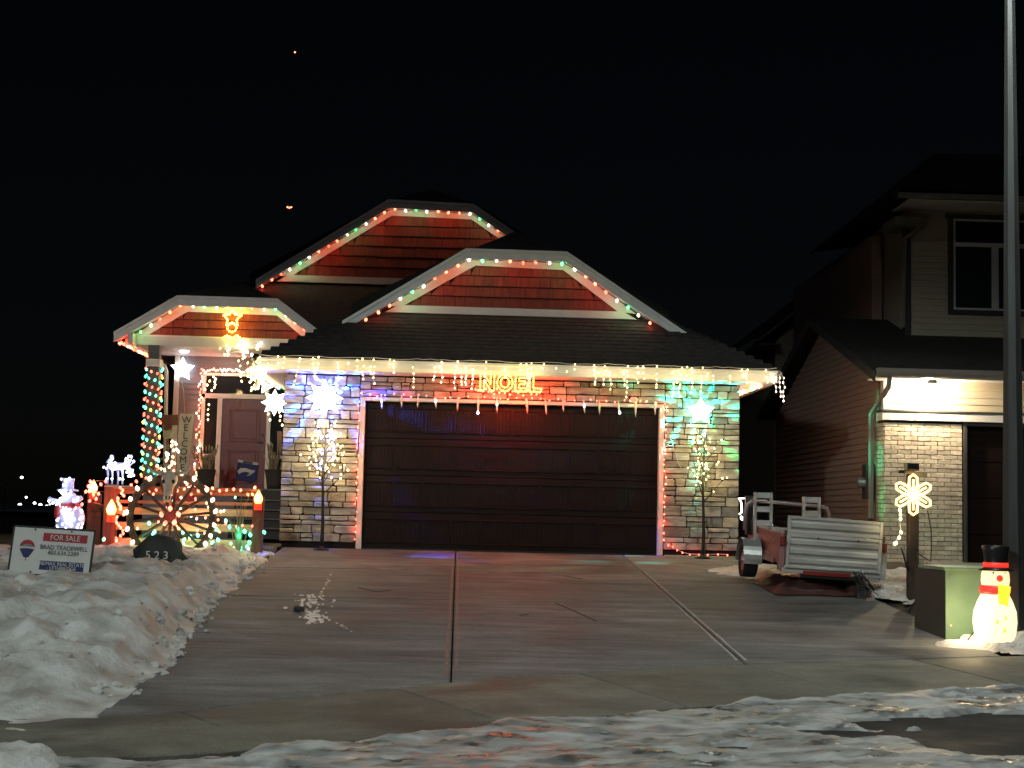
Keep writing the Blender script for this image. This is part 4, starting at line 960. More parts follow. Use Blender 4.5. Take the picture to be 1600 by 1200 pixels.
# twig trees
def twig_tree(base, H, seed, label, nb_, bright):
    r_ = random.Random(seed); base = Vector(base); t = thing('twig_tree', base, label, 'twig tree', 'lit twig trees beside the garage door')
    b = MB(); b.lathe([(.13, 0), (.13, .012), (.05, .03), (.03, .06)], base, 12); b.build('base', M['black'], t)
    MB().tube([base+Vector((.01*math.sin(z*4), .01*math.cos(z*3), z)) for z in [H*i/10 for i in range(11)]], [.034-.0026*i for i in range(11)], 7).build('trunk', M['black'], t, True)
    it = []
    for k in range(nb_):
        z = H*lerp(.46, .93, k/(nb_-1)); a = k*2.4+r_.uniform(-.4, .4); L = lerp(.58, .25, k/(nb_-1))*r_.uniform(.75, 1.1)
        d = Vector((math.cos(a), .45*math.sin(a)-.1, r_.uniform(.5, 1.1))).normalized(); p = base+Vector((0, 0, z)); pts = [p]
        for i in range(5):
            d = (d+Vector((r_.uniform(-.2, .2), r_.uniform(-.1, .1), .06))).normalized(); p = p+d*L/5; pts.append(p)
        b = MB(); b.tube(pts, [.011, .010, .009, .007, .006, .004], 5)
        for i in range(2, 6):
            for s in (-1, 1):
                if r_.random() < (.5 if bright else .42):
                    e = pts[i]+(d+Vector((s*r_.uniform(.4, 1), r_.uniform(-.4, .3), r_.uniform(-.3, .4)))).normalized()*r_.uniform(.05, .13)
                    b.tube([pts[i], e], [.005, .003], 4); it.append((e+Vector((0, -.01, 0)), 'warm'))
            if r_.random() < .35: it.append((pts[i]+Vector((r_.uniform(-.02, .02), -.015, .01)), 'warm'))
        b.build('branch', M['black'], t)
    bulbs(t, it, .0155 if bright else .0135, 1.3, every=7, watt=.20 if bright else .15, off=(0, -.06, 0), soft=.08); return t
twig_tree((P(502, 857, -.35).x, -.35, -.02), 1.98, 3, 'lit twig tree standing before the stone left of the garage door', 17, True)
twig_tree((P(1098, 868, -.35).x, -.35, -.02), 1.98, 11, 'lit twig tree standing before the stone right of the garage door', 13, False)
# white supply wires on the stone
def wire(name, pts, r_, m, label):
    o = MB().tube(pts, r_, 5).build(name, M[m], None, True, pts[0]); return tag(o, label, 'cable')
wire('supply_wire', [P(566, 618, -.07), P(562, 650, -.07), P(558, 700, -.07), P(553, 716, -.07)], .006, 'whitewire', 'white wire hanging down the stone left of the garage door')
wire('supply_wire', [P(1041, 672, -.07), P(1050, 690, -.07), P(1058, 718, -.07), P(1064, 732, -.07), P(1080, 730, -.12), P(1092, 722, -.25)], .006, 'whitewire', 'white wire looping from the door corner to the right twig tree')
# long timber lying at the foot of the stone on the right
b = MB(); a, e = P(1038, 873, -.3), P(1150, 876, -.3); b.bbox(a.x, e.x, -.36, -.30, -.03, .02, .006); tag(b.build('timber_strip', M['plankwood'], None, False, (a.x, -.3, 0)), 'pale timber strip lying at the foot of the right stone pillar', 'timber')
# ------------------------------------------------------------------ porch decorations
# yellow star on a stand, on the porch gable
c = P(363, 497, 4.27); t = thing('yellow_star_light', c, 'yellow star ornament of rope light glowing on the porch gable', 'star lamp')
pl = star_poly(c, .185, .5); pts = [Vector((x, c.y, z)) for x, z in pl]; MB().tube(pts, .008, 5, True).build('star_frame', M['whitewire'], t); it = [(p+Vector((0, -.01, 0)), 'yellow') for p in along(pts+[pts[0]], .045)]
b = MB(); rg = [c+Vector((.09*math.cos(a*math.pi/7), 0, -.19+.085*math.sin(a*math.pi/7))) for a in range(14)]; b.tube(rg, .008, 5, True); b.build('ring_frame', M['whitewire'], t); it += [(p+Vector((0, -.01, 0)), 'yellow') for p in along(rg+[rg[0]], .06)]
b = MB(); rg = [c+Vector((x, 0, -.40+dz)) for x, dz in ((-.17, 0), (-.1, .05), (.02, .0), (.1, .07), (.17, .01))]; b.tube(rg, .008, 5); b.build('base_frame', M['whitewire'], t); it += [(p+Vector((0, -.01, 0)), 'yellow') for p in along(rg, .05)]
bulbs(t, it, .021, 1.1, every=9, watt=.16)
c = P(285, 577, 6.1); star_lamp('porch_star', c, .26, 'large white star lamp glowing on the grey porch wall', .52, 5, th=.05)
wire('star_cord', [c+Vector((0, 0, -.24)), P(287, 612, 6.15), P(288, 645, 6.1)], .008, 'whitewire', 'white cord hanging below the porch star')
star_lamp('snowflake_lamp', P(429, 629, 3.9), .26, 'bright white snowflake lamp beside the front door', .6, 8, cat='snowflake lamp')
star_lamp('bow_lamp', P(415, 604, 4.1), .15, 'white bow shaped lamp above the snowflake lamp', .45, 3, cat='lamp', rot=math.pi/2)
# lamp added under the porch ceiling to make the wall blue white
c = P(288, 545, 5.2); b = MB(); b.lathe([(.05, -.05), (.09, -.03), (.1, 0)], (c.x, 5.2, CZ), 12); tag(b.build('added_ceiling_lamp', M['b_ice'], None, True, (c.x, 5.2, CZ)), 'added cool white ceiling lamp under the porch roof', 'ceiling lamp')
def scatter(name, items, label, r_=.022, wire_m='wire', cat='light string', link=True, every=8, watt=.16, off=(0, -.08, 0)):
    c = sum((p for p, _ in items), Vector())/len(items); t = thing(name, c, label, cat)
    if link: MB().tube([p+Vector((0, .02, .01)) for p, _ in items], .005, 4).build('cable', M[wire_m], t)
    bulbs(t, items, r_, every=every, watt=watt, off=off, soft=.06); return t
# wound string on the porch post
it = []
for s, col in ((0, 'teal'), (math.pi, 'red')):
    for k in range(64):
        z = lerp(3.28, 1.15, k/63); a = s+k*.72; it.append((Vector((-6.84+.165*math.cos(a), 4.37+.165*math.sin(a), z)), col if rnd.random() < .8 else rnd.choice(('red', 'teal', 'yellow'))))
scatter('post_string', it[:64], 'green light string wound around the porch post', .026)
scatter('post_string', it[64:], 'red light string wound around the porch post', .024)
# door frame strings
x0 = P(312, 650, 6.05).x
it = [(Vector((x0+rnd.uniform(-.07, .03), 6.05, z)), rnd.choice(('red','pink','white','red','warm'))) for z in [3.42-.055*i for i in range(44)]]
scatter('doorway_string', it, 'red and warm light string hanging down the left side of the doorway', .021)
it = [(Vector((lerp(x0, P(392, 575, 6.05).x, i/24), 6.05, T1+rnd.uniform(-.0, .08))), rnd.choice(('red','red','deepred','warm','white'))) for i in range(25)]
scatter('doorway_string', it, 'red light string along the top of the doorway', .021)
it = []
for px0, py0, px1, py1, n in ((335,585,318,612,4),(339,590,332,612,5),(325,628,323,660,4),(356,505,352,560,5),(385,545,380,562,6),(372,560,378,600,5),(398,600,392,612,3),(416,634,424,660,3),(437,640,440,668,4)):
    for i in range(n):
        u = (i+.5)/n; it.append((P(lerp(px0, px1, u)+rnd.uniform(-2, 2), lerp(py0, py1, u), 4.6), 'warm'))
scatter('porch_icicles', it, 'loose warm lights dangling across the doorway from the porch roof', .021, 'whitewire', link=False)
it = [(P(354+rnd.uniform(-12, 56), 536+rnd.uniform(0, 18), 4.2), 'warm' if rnd.random() < .7 else 'ice') for i in range(16)]
scatter('beam_lights', it, 'warm and white lights bunched on the porch beam below the yellow star', .026, 'whitewire')
# welcome board and painted snowman board beside the door
def place_board(name, px, Y, m, label, cat, th=.02):
    q = [P(*p, Y) for p in px]; b = MB(); n = len(q)
    b.add(q+[p+Vector((0, th, 0)) for p in q], [tuple(range(n)), tuple(range(2*n-1, n-1, -1))]+[(i, n+i, n+(i+1) % n, (i+1) % n) for i in range(n)])
    c = sum(q, Vector())/n; c.z = min(p.z for p in q); t = thing(name, c, label, cat); b.build('board', M[m], t); return t
wb_ = place_board('welcome_board', [(275,742), (292,744), (304,647), (281,646)], 5.0, 'cream', 'tall cream WELCOME board leaning beside the front door', 'sign')
a, e = P(292.5, 647, 4.99), P(284, 742, 4.99)
for i, ch in enumerate('WELCOME'):
    p = lerp(a, e, (i+.75)/7.6); vs, fs = text_geo(ch, .19, .002); b = MB(Matrix.Translation(p+Vector((0, -.004, 0)))); b.add(vs, fs); b.build('letter', M['signblack'], wb_)
sb_ = place_board('snowman_board', [(255,685), (276,686), (277,650), (253,650)], 5.05, 'cream', 'small wooden board painted with a snowman in a red hat', 'sign')
for nm, px, m in (('hat', [(251,664), (278,664), (278,648), (252,648)], 'brownpaint'), ('scarf', [(256,673), (268,671), (269,665), (255,665)], 'brownpaint')):
    q = [P(*p, 5.03) for p in px]; b = MB(); b.add(q+[p+Vector((0, .015, 0)) for p in q], [(0,1,2,3), (7,6,5,4)]+[(i, 4+i, 4+(i+1) % 4, (i+1) % 4) for i in range(4)]); b.build(nm, M[m], sb_)
b = MB(); b.beam(P(262, 686, 5.06), P(262, 740, 5.06), .05, .05, (0,1,0)); b.build('stake', M['wood'], sb_)
# flag on the front door
fc = [P(372,718,6.1), P(404,723,6.1), P(400,750,6.1), P(392,755,6.1), P(368,747,6.1)]
t = thing('door_flag', fc[0], 'blue team banner with a pale emblem hung crooked on the red door', 'flag')
b = MB(); q = fc; b.add(q+[p+Vector((0, .01, 0)) for p in q], [(0,4,3,2,1), (5,6,7,8,9)]+[(i, (i+1) % 5, 5+(i+1) % 5, 5+i) for i in range(5)]); b.build('cloth', M['flag'], t)
q = [P(*p, 6.085) for p in ((372,718), (404,723), (403.5,727), (371.5,722))]; b = MB(); b.add(q, [(3,2,1,0)]); b.build('header_strip', M['flagwhite'], t)
q = [P(*p, 6.083) for p in ((380,719.6), (395,722), (394.6,725.3), (379.6,723))]; b = MB(); b.add(q, [(3,2,1,0)]); b.build('header_patch', M['signblack'], t)
q = [P(*p, 6.085) for p in ((371,736), (376,731), (385,731.5), (391,734), (399,735), (396,739), (390,743), (385,743.5), (391,739), (384,737), (378,738), (373,741))]; b = MB(); b.add(q, [tuple(range(11, -1, -1))]); b.build('emblem', M['flagwhite'], t)
# planters
def planter(c, r_, h, hs, label, seed, m='straw'):
    rr = random.Random(seed); t = thing('planter', c, label, 'planter', 'planters on the porch'); b = MB()
    b.lathe([(r_*.72, 0), (r_*.8, h*.3), (r_, h*.95), (r_*1.06, h), (r_*.95, h*.98), (r_*.9, h*.9)], c, 14); b.build('pot', M['pot'], t, True)
    for i in range(18):
        a = rr.uniform(0, 6.28); d = Vector((math.cos(a)*rr.uniform(.05, .6), math.sin(a)*rr.uniform(.05, .5), 1)).normalized(); L = hs*rr.uniform(.5, 1); p = Vector(c)+Vector((.5*r_*math.cos(a), .5*r_*math.sin(a), h*.9))
        b = MB(); e = p+d*L; b.tube([p, p+d*L*.5+Vector((0,0,.02)), e], [.008, .006, .004], 4)
        for k in range(3): q = p+d*L*rr.uniform(.55, 1); b.ball(q, .02, .02, .05, 5, 4)
        b.build('twig', M[m], t)
c = P(321, 764, 4.7); planter((c.x, 4.7, 1.0), .19, .36, .55, 'dark planter of dry twigs to the left of the front door', 5)
c = P(428, 785, 4.4); planter((c.x, 4.4, 1.0), .20, .38, .60, 'large dark planter with dry stalks at the right end of the porch', 6)
q = [P(433,707,5.2), P(440,707,5.2), P(440,674,5.2), P(433,674,5.2)]; b = MB(); b.add(q+[p+Vector((0,.05,0)) for p in q], [(0,1,2,3), (7,6,5,4), (0,4,5,1), (1,5,6,2), (2,6,7,3), (3,7,4,0)]); tag(b.build('wooden_ornament', M['wood'], None, False, q[0]), 'narrow brown wooden ornament against the right side light', 'ornament')

# ------------------------------------------------------------------ timber rail fence, wagon wheel, candles
FY = -1.2
fence = thing('rail_fence', (-5.1, FY, -.1), 'rustic timber rail fence with three posts before the porch', 'fence')
for px_, top, w in ((172, 757, .19), (403, 776, .16)):
    p = P(px_, 815, FY); b = MB(); b.bbox(p.x-w/2, p.x+w/2, FY-.09, FY+.09, -.5, P(px_, top, FY).z, .012); b.build('post', M['redwood'], fence)
p = P(147, 800, .6); b = MB(); b.bbox(p.x-.10, p.x+.10, .5, .7, -.3, P(147, 772, .6).z, .012); b.build('post', M['redwood'], fence)
xa, xb = P(180, 800, FY).x, P(397, 800, FY).x
for yc_, h, m in ((769, .075, 'wood'), (785, .05, 'wood'), (799, .11, 'plankwood'), (823, .12, 'plankwood'), (848, .13, 'plankwood')):
    za, zb = P(188, yc_-1.5, FY).z, P(395, yc_+3, FY).z
    b = MB(); b.beam((xa-.05, FY-.02+rnd.uniform(-.01, .01), za), (xb+.05, FY-.02, zb), .045, h); b.build('rail', M[m], fence)
b = MB(); b.beam((xa-.02, FY-.05, P(188, 762, FY).z), (xb+.1, FY-.05, P(395, 766, FY).z), .16, .035); b.build('cap_rail', M['wood'], fence)
p = P(155, 790, -.2); b = MB(); b.beam((p.x-.3, .55, P(140, 790, .5).z), (xa, FY, P(170, 800, FY).z), .05, .12); b.build('rail', M['wood'], fence)
# wagon wheel leaning on the fence
wc = P(268, 808, FY-.28); WR = .68
wh = thing('wagon_wheel', wc-Vector((0,0,WR)), 'old wooden wagon wheel leaning on the rail fence', 'wagon wheel')
wm = Matrix.Translation(wc) @ Matrix.Rotation(R(-7), 4, 'X')
b = MB(wm); n = 40; vs = []; fs = []
for i in range(n):
    a = 2*math.pi*i/n
    for rr_, yy in ((WR, -.03), (WR, .03), (WR-.095, .03), (WR-.095, -.03)): vs.append((rr_*math.cos(a), yy, rr_*math.sin(a)))
for i in range(n):
    for k in range(4): fs.append((i*4+k, i*4+(k+1) % 4, ((i+1) % n)*4+(k+1) % 4, ((i+1) % n)*4+k))
b.add(vs, fs); b.build('rim', M['darkwood'], wh)
b = MB(wm); b.cyl((0, -.11, 0), (0, .11, 0), .085, .10, 16); b.cyl((0, -.13, 0), (0, -.10, 0), .05, .055, 12); b.build('hub', M['steel'], wh, False)
for i in range(14):
    a = 2*math.pi*(i+.3)/14; b = MB(wm); b.cyl((.08*math.cos(a), 0, .08*math.sin(a)), ((WR-.05)*math.cos(a), 0, (WR-.05)*math.sin(a)), .028, .021, 6); b.build('spoke', M['darkwood'], wh)
it = []
for a in (8, 24, 40, 62, 80, 102, 122, 142, 158, 176, 198, 216, 236, -10, -24, -36):
    it.append((wm @ Vector((WR*math.cos(R(a)), -.06, WR*math.sin(R(a)))), 'big'))
scatter('wheel_bulbs', it, 'large warm white bulbs around the rim of the wagon wheel', .034, watt=.08)
it = [(wm @ Vector((.13*math.cos(a), -.13, .12*math.sin(a))), 'red') for a in (0.3, 1.6, 3.0, 4.2, 5.3)]
scatter('hub_bulbs', it, 'red bulbs clustered on the hub of the wagon wheel', .036, watt=.06)
# cow skull
sc = P(264, 757, FY-.45); sk_ = thing('cow_skull', sc, 'bleached cow skull with horns hung on top of the wagon wheel', 'skull')
b = MB(Matrix.Translation(sc) @ Matrix.Rotation(R(6), 4, 'Y')); prof = [(.03, -.27), (.055, -.25), (.06, -.15), (.075, -.05), (.115, .04), (.12, .10), (.095, .17), (.06, .20)]
b.lathe(prof, (0,0,0), 14, 1.0, .62, .12); b.build('cranium', M['bone'], sk_, True)
for s in (-1, 1):
    b = MB(Matrix.Translation(sc)); b.ball((s*.075, -.055, .045), .03, .02, .034, 8, 5); b.build('eye_socket', M['black'], sk_, True)
    b = MB(Matrix.Translation(sc)); b.tube([(s*.08, 0, .16), (s*.18, -.02, .18), (s*.27, -.03, .20), (s*.32, -.03, .27)], [.035, .03, .022, .006], 8); b.build('horn', M['bone'], sk_, True)
    b = MB(Matrix.Translation(sc)); b.ball((s*.025, -.05, -.2), .013, .015, .03, 6, 4); b.build('nostril', M['black'], sk_, True)
# strings on fence and plants
it = [(P(x_, 766+2.2*math.sin(x_*.15)+rnd.uniform(-4, 6), FY-.15), rnd.choice(('red','red','pink'))) for x_ in range(222, 400, 11)]
scatter('fence_string', it, 'red light string along the top rail of the fence', .022)
it = [(P(188+5*math.sin(k*.9)+rnd.uniform(-4, 4), 762+k*4.2, FY-.14), 'red' if rnd.random() < .9 else 'deepred') for k in range(28)]
scatter('fence_string', it, 'dense red light string down the left fence post', .023)
gp = [(213,845),(220,852),(226,857),(230,848),(237,855),(241,832),(247,846),(233,818),(286,832),(286,850),(297,838),(309,836),(288,843),(332,849),(341,844),(339,828),(353,814),(359,823),(372,826),(382,830),(391,836),(390,848),(386,854),(365,863),(376,858),(413,832),(162,843)]
scatter('green_string', [(P(x_, y_, FY-.2-.02*(i % 4)), 'teal' if i % 3 else 'green') for i, (x_, y_) in enumerate(gp)], 'green light string strewn over the lower fence rails', .029)
rp = [(150,765),(158,757),(165,752),(141,752),(138,760),(139,768),(146,774),(154,772),(150,780),(140,783),(128,788),(123,790),(134,768),(176,770),(190,765),(205,758),(213,752)]
scatter('candle_garland', [(P(x_, y_, .35), 'red') for x_, y_ in rp], 'red light garland wound around the rear left candle post', .026)
wp_ = [(x_+rnd.uniform(-5, 5), y_) for y_ in range(690, 784, 2) for x_ in ((rnd.choice((248, 253, 258, 264, 270, 275)),) if y_ < 745 else (rnd.choice((272, 280, 288, 296, 304)),))]
scatter('porch_pile_lights', [(P(x_, y_, 2.2), rnd.choice(('warm','warm','white','red'))) for x_, y_ in wp_], 'tangle of warm lights behind the wagon wheel at the porch edge', .024)
b = MB(); c = P(287, 773, .3); b.bbox(c.x-.17, c.x+.17, .2, .5, c.z-.16, c.z+.12, .012); gb = thing('gift_box', (c.x, .35, c.z-.16), 'red lit gift box behind the wagon wheel', 'gift box'); b.build('box', M['redfabric'], gb)
b = MB(); b.bbox(c.x-.03, c.x+.03, .195, .505, c.z-.163, c.z+.124, .003); b.build('ribbon', M['cream'], gb)
b = MB(); b.beam((c.x, .35, -.2), (c.x, .35, c.z-.17), .1, .1, (0,1,0)); b.build('stand', M['wood'], gb)
it = [(P(rnd.uniform(196, 398), rnd.choice((rnd.uniform(770, 800), rnd.uniform(800, 858))), FY-.12-rnd.uniform(0, .1)), rnd.choice(('red','pink','red','teal','warm'))) for i in range(54)]
scatter('fence_tangle', it, 'multicoloured mini lights tangled over the fence rails and wheel spokes', .019, link=False)
# dry ornamental grass in front of the rails
gr = thing('dry_grass_clump', (P(372, 850, FY-.2).x, FY-.25, -.15), 'dry ornamental grass clump before the right half of the fence', 'grass clump')
c = P(372, 862, FY-.25); rr = random.Random(9)
for i in range(26):
    a = rr.uniform(0, 6.28); s = rr.uniform(.02, .22); H_ = rr.uniform(.45, .98); pts = [Vector((c.x+.04*math.cos(a), c.y+.04*math.sin(a), c.z-.05)), Vector((c.x+s*.6*math.cos(a), c.y+.4*s*math.sin(a), c.z+H_*.6)), Vector((c.x+s*1.4*math.cos(a), c.y+.6*s*math.sin(a), c.z+H_))]
    MB().tube(pts, [.006, .005, .002], 3).build('blade', M['straw'], gr)
# blow moulded candles
def candle(c, s, label, flame_e):
    t = thing('candle_lamp', c, label, 'candle lamp', 'flame shaped candle lamps on the fence posts'); c = Vector(c)
    b = MB(); b.lathe([(.075*s, 0), (.08*s, .02*s), (.075*s, .10*s), (.085*s, .13*s), (.06*s, .14*s)], c, 14); b.build('candle_base', M['candlered'], t, True)
    b = MB(); b.lathe([(.055*s, .13*s), (.085*s, .19*s), (.095*s, .24*s), (.075*s, .31*s), (.035*s, .38*s), (.006*s, .43*s)], c, 14); b.build('flame', M['flame'], t, True)
    ld = bpy.data.lights.new('candle_light', 'POINT'); ld.energy = flame_e; ld.color = (1.0,.34,.09); ld.shadow_soft_size = .05
    lo = bpy.data.objects.new('candle_light', ld); COL.objects.link(lo); lo.location = c+Vector((0, -.13*s, .26*s)); return t
candle(P(173, 816, FY-.18), .82, 'orange flame candle lamp on the left front fence post', 3.0)
candle(P(403, 797, FY-.16), .72, 'orange flame candle lamp on the right fence post', 3.0)
candle(P(145, 780, .45), .75, 'orange flame candle lamp on the rear left post', 2.5)
# lit wire snowman
sb = P(108, 832, -1.6); sc_ = 2288/22.6
def sp(px, py, Y=-1.6): return P(px, py, Y)
ws = thing('lit_wire_snowman', (sb.x, -1.6, sp(108, 830).z), 'light up mesh snowman with top hat and red scarf left of the fence', 'snowman figure')
b = MB(); c = sp(110, 810); b.ball(c, .22, .18, .24, 14, 9); b.build('lower_body', M['wiremesh'], ws, True)
b = MB(); c = sp(108, 782); b.ball(c, .135, .12, .14, 12, 8); b.build('upper_body', M['wiremesh'], ws, True)
b = MB(); c = sp(106, 765); b.lathe([(.16, -.02), (.16, 0), (.09, .01), (.085, .13), (.1, .17), (.02, .17)], c, 14); b.build('hat', M['wiremesh'], ws, False)
b = MB(); c = sp(109, 790); b.lathe([(.15, -.04), (.165, 0), (.14, .035)], c, 14, 1.0, .9); b.ball(sp(115, 790)+Vector((0, -.14, 0)), .07, .03, .05, 8, 5); b.ball(sp(93, 800)+Vector((0, -.14, 0)), .05, .03, .11, 8, 5); b.build('scarf', M['redfabric'], ws, True)
for pts in (((98, 789), (88, 784), (80, 781), (76, 778)), ((118, 783), (123, 780), (128, 777))):
    b = MB(); b.tube([sp(*q) for q in pts], [.05, .045, .035, .03][:len(pts)], 7); b.build('arm', M['wiremesh'], ws, True)
rr = random.Random(4); it = []
for k in range(34):
    a, z = rr.uniform(-1.4, 1.4), rr.uniform(-.85, .75); c = sp(110, 810); it.append((c+Vector((.215*math.sin(a)*math.sqrt(1-z*z), -.19*math.cos(a)*math.sqrt(1-z*z), .24*z)), 'cool' if rr.random() < .92 else 'red'))
for k in range(12):
    a, z = rr.uniform(-1.4, 1.4), rr.uniform(-.8, .9); c = sp(108, 781); it.append((c+Vector((.135*math.sin(a), -.12*math.cos(a), .14*z)), 'ice'))
for q in ((99,749),(106,751),(112,748),(103,758),(97,767),(114,767),(105,768),(80,783),(86,786),(92,789),(123,782),(125,777)): it.append((sp(*q)+Vector((0, -.12, 0)), 'ice'))
bulbs(ws, it, .020, 1.1, every=10, watt=.03, off=(0, -.1, 0))
pt = P(137, 810, .9); b = MB(); b.bbox(P(128,0,.9).x, P(150,0,.9).x, .88, .92, -.3, P(137, 792, .9).z, .01); tag(b.build('pale_panel', M['cream'], None, False, (pt.x, .9, -.3)), 'pale wooden panel standing behind the lit snowman', 'panel')
# lit reindeer on the fence post
rd_ = thing('lit_reindeer', P(187, 757, FY), 'small white light up reindeer standing on the left fence post', 'reindeer figure')
def rp_(px, py, dy=0.0): return P(px, py, FY+dy)
b = MB(); b.tube([rp_(167,729), rp_(173,728), rp_(182,729), rp_(192,729), rp_(198,727)], [.03, .062, .066, .060, .045], 9); b.build('body', M['wiremesh'], rd_, True)
b = MB(); b.tube([rp_(170,724), rp_(174,716), rp_(176,711)], [.05, .035, .02], 8); b.build('rump_tail', M['wiremesh'], rd_, True)
b = MB(); b.tube([rp_(196,727), rp_(201,733), rp_(206,741), rp_(209,744)], [.045, .04, .04, .02], 8); b.build('neck_head', M['wiremesh'], rd_, True)
for px_, dy in ((168, .04), (175, -.04), (184, .04), (191, -.04)):
    b = MB(); b.tube([rp_(px_, 733, dy), rp_(px_+.8, 744, dy), rp_(px_, 757, dy)], [.022, .014, .013], 6); b.build('leg', M['wiremesh'], rd_, True)
for px_, ex, ey in ((196, 197, 716), (200, 201, 712), (203, 207, 713), (205, 210, 721)):
    b = MB(); b.tube([rp_(201, 730, -.02), rp_(px_, (730+ey)/2, -.03), rp_(ex, ey, -.03)], [.010, .009, .008], 5); b.build('antler', M['wiremesh'], rd_, True)
it = []
for q in ((162,730),(166,732),(170,727),(174,713),(176,717),(172,720),(177,725),(180,723),(182,730),(185,731),(188,729),(190,731),(194,728),(197,717),(196,722),(201,713),(205,713),(203,720),(209,721),(199,730),(203,734),(207,735),(198,738),(201,744),(205,744),(209,743),(167,748),(175,748),(187,748),(192,749),(178,733),(173,731)): it.append((rp_(q[0], q[1], -.07), 'ice'))
bulbs(rd_, it, .019, 1.1, every=10, watt=.03, off=(0, -.1, 0))
b = MB(); a, e = P(166, 758, FY), P(205, 760, FY); b.bbox(a.x, e.x, FY-.12, FY+.12, a.z-.03, a.z-.005, .005); b.build('stand_board', M['plankwood'], rd_)

# ------------------------------------------------------------------ house number boulder
c = P(248, 886, -4.3); b = MB(); b.lathe([(.30, -.12), (.36, 0), (.365, .10), (.33, .24), (.25, .36), (.13, .43), (.03, .45)], (0,0,0), 22, 1.0, .5, .25)
for v in b.v: v += Vector((nz(v.x*5, v.z*5, 1.0), .6*nz(v.x*6, v.z*5, 4.0), nz(v.x*6, v.y*5, 8.0)))*.035
bo = thing('number_boulder', (c.x, -4.3, c.z), 'dark boulder with the house number 523 half buried in snow', 'boulder')
b.v = [v+Vector((c.x, -4.3, c.z-.02)) for v in b.v]; b.build('boulder', M['rock'], bo, True)
vs, fs = text_geo('5 2 3', .15, .004)
q = P(245, 868, -4.54); b = MB(Matrix.Translation(q)); b.add(vs, fs); b.build('number', M['signwhite'], bo)

# ------------------------------------------------------------------ estate agent's sign
SY = -7.0
o_ = P(24, 823, SY); ux_ = (P(147, 831, SY)-o_); uz_ = (P(14, 894, SY)-o_)
fs_t = thing('for_sale_sign', (o_.x-.06, SY, -.55), 'white and blue for sale sign on a black stake in the snow bank', 'sign')
def S2(u, v, d=0.0): return o_+ux_*u+uz_*v+Vector((0, -d, 0))
b = MB(); q = [S2(0,0), S2(0,1), S2(1,1), S2(1,0)]; b.add(q+[p+Vector((0, .012, 0)) for p in q], [(0,1,2,3), (7,6,5,4)]+[(i, 4+i, 4+(i+1) % 4, (i+1) % 4) for i in range(4)]); b.build('panel', M['signwhite'], fs_t)
b = MB()
for a, e in (((-.012,-.03), (-.012,1.5)), ((-.02,-.02), (1.02,-.02)), ((-.02,1.025), (1.02,1.025)), ((1.012,-.02), (1.012,1.025))): b.beam(S2(*a)+Vector((0, .01, 0)), S2(*e)+Vector((0, .01, 0)), .022, .022, (0,1,0))
b.build('stake_frame', M['black'], fs_t)
def patch(name, m, pts, d=.003):
    b = MB(); q = [S2(u, v, d) for u, v in pts]; b.add(q, [tuple(range(len(q)-1, -1, -1))]); return b.build(name, M[m], fs_t)
patch('red_band', 'signred', [(.37,.09), (.93,.09), (.93,.27), (.37,.27)])
patch('blue_band', 'signblue', [(.37,.70), (.93,.70), (.93,.90), (.37,.90)])
bx, by, br = .185, .385, .095
patch('balloon_top', 'signred', [(bx+br*math.cos(a), by+.04-br*1.72*1.0*math.sin(a)) for a in [math.pi*k/14 for k in range(15)]][::-1]+[(bx+br*.95*math.cos(a), by+.055-br*.85*math.sin(a)) for a in [math.pi*k/14 for k in range(15)]])
patch('balloon_bottom', 'signblue', [(bx-br, .47), (bx-br*.5, .455), (bx, .45), (bx+br*.5, .455), (bx+br, .47), (bx+.035, .64), (bx, .67), (bx-.035, .64)][::-1])
patch('balloon_basket', 'signblack', [(bx-.008,.69), (bx+.008,.69), (bx+.006,.72), (bx-.006,.72)])
def sign_text(s, u, v, size, m, name='lettering', d=.006, sx=1.0):
    vs, fs = text_geo(s, size, .0005); ex_, ez_ = ux_.normalized(), (-uz_).normalized(); p = S2(u, v, d)
    mm = Matrix(((ex_.x*sx, 0, ez_.x, p.x), (ex_.y*sx, 1, ez_.y, p.y), (ex_.z*sx, 0, ez_.z, p.z), (0,0,0,1))); b = MB(mm); b.add(vs, fs); return b.build(name, M[m], fs_t)
sign_text('FOR SALE', .65, .185, .085, 'signwhite', sx=.95)
sign_text('BRAD TRADEWELL', .65, .405, .075, 'signblack', sx=.86)
sign_text('403.634.2289', .65, .52, .07, 'signblack', sx=.95)
sign_text('RE/MAX REAL ESTATE', .65, .76, .058, 'signwhite', sx=.92)
sign_text('- LETHBRIDGE', .65, .85, .056, 'signwhite', sx=.95)
sign_text('RE/MAX', .185, .395, .042, 'signblack', sx=1.0)
for u, v in ((.26,.03), (.72,.03), (.27,.96), (.73,.96)):
    b = MB(); b.cyl(S2(u, v, .012), S2(u, v, 0), .011, n=8); b.build('bolt', M['steel'], fs_t)
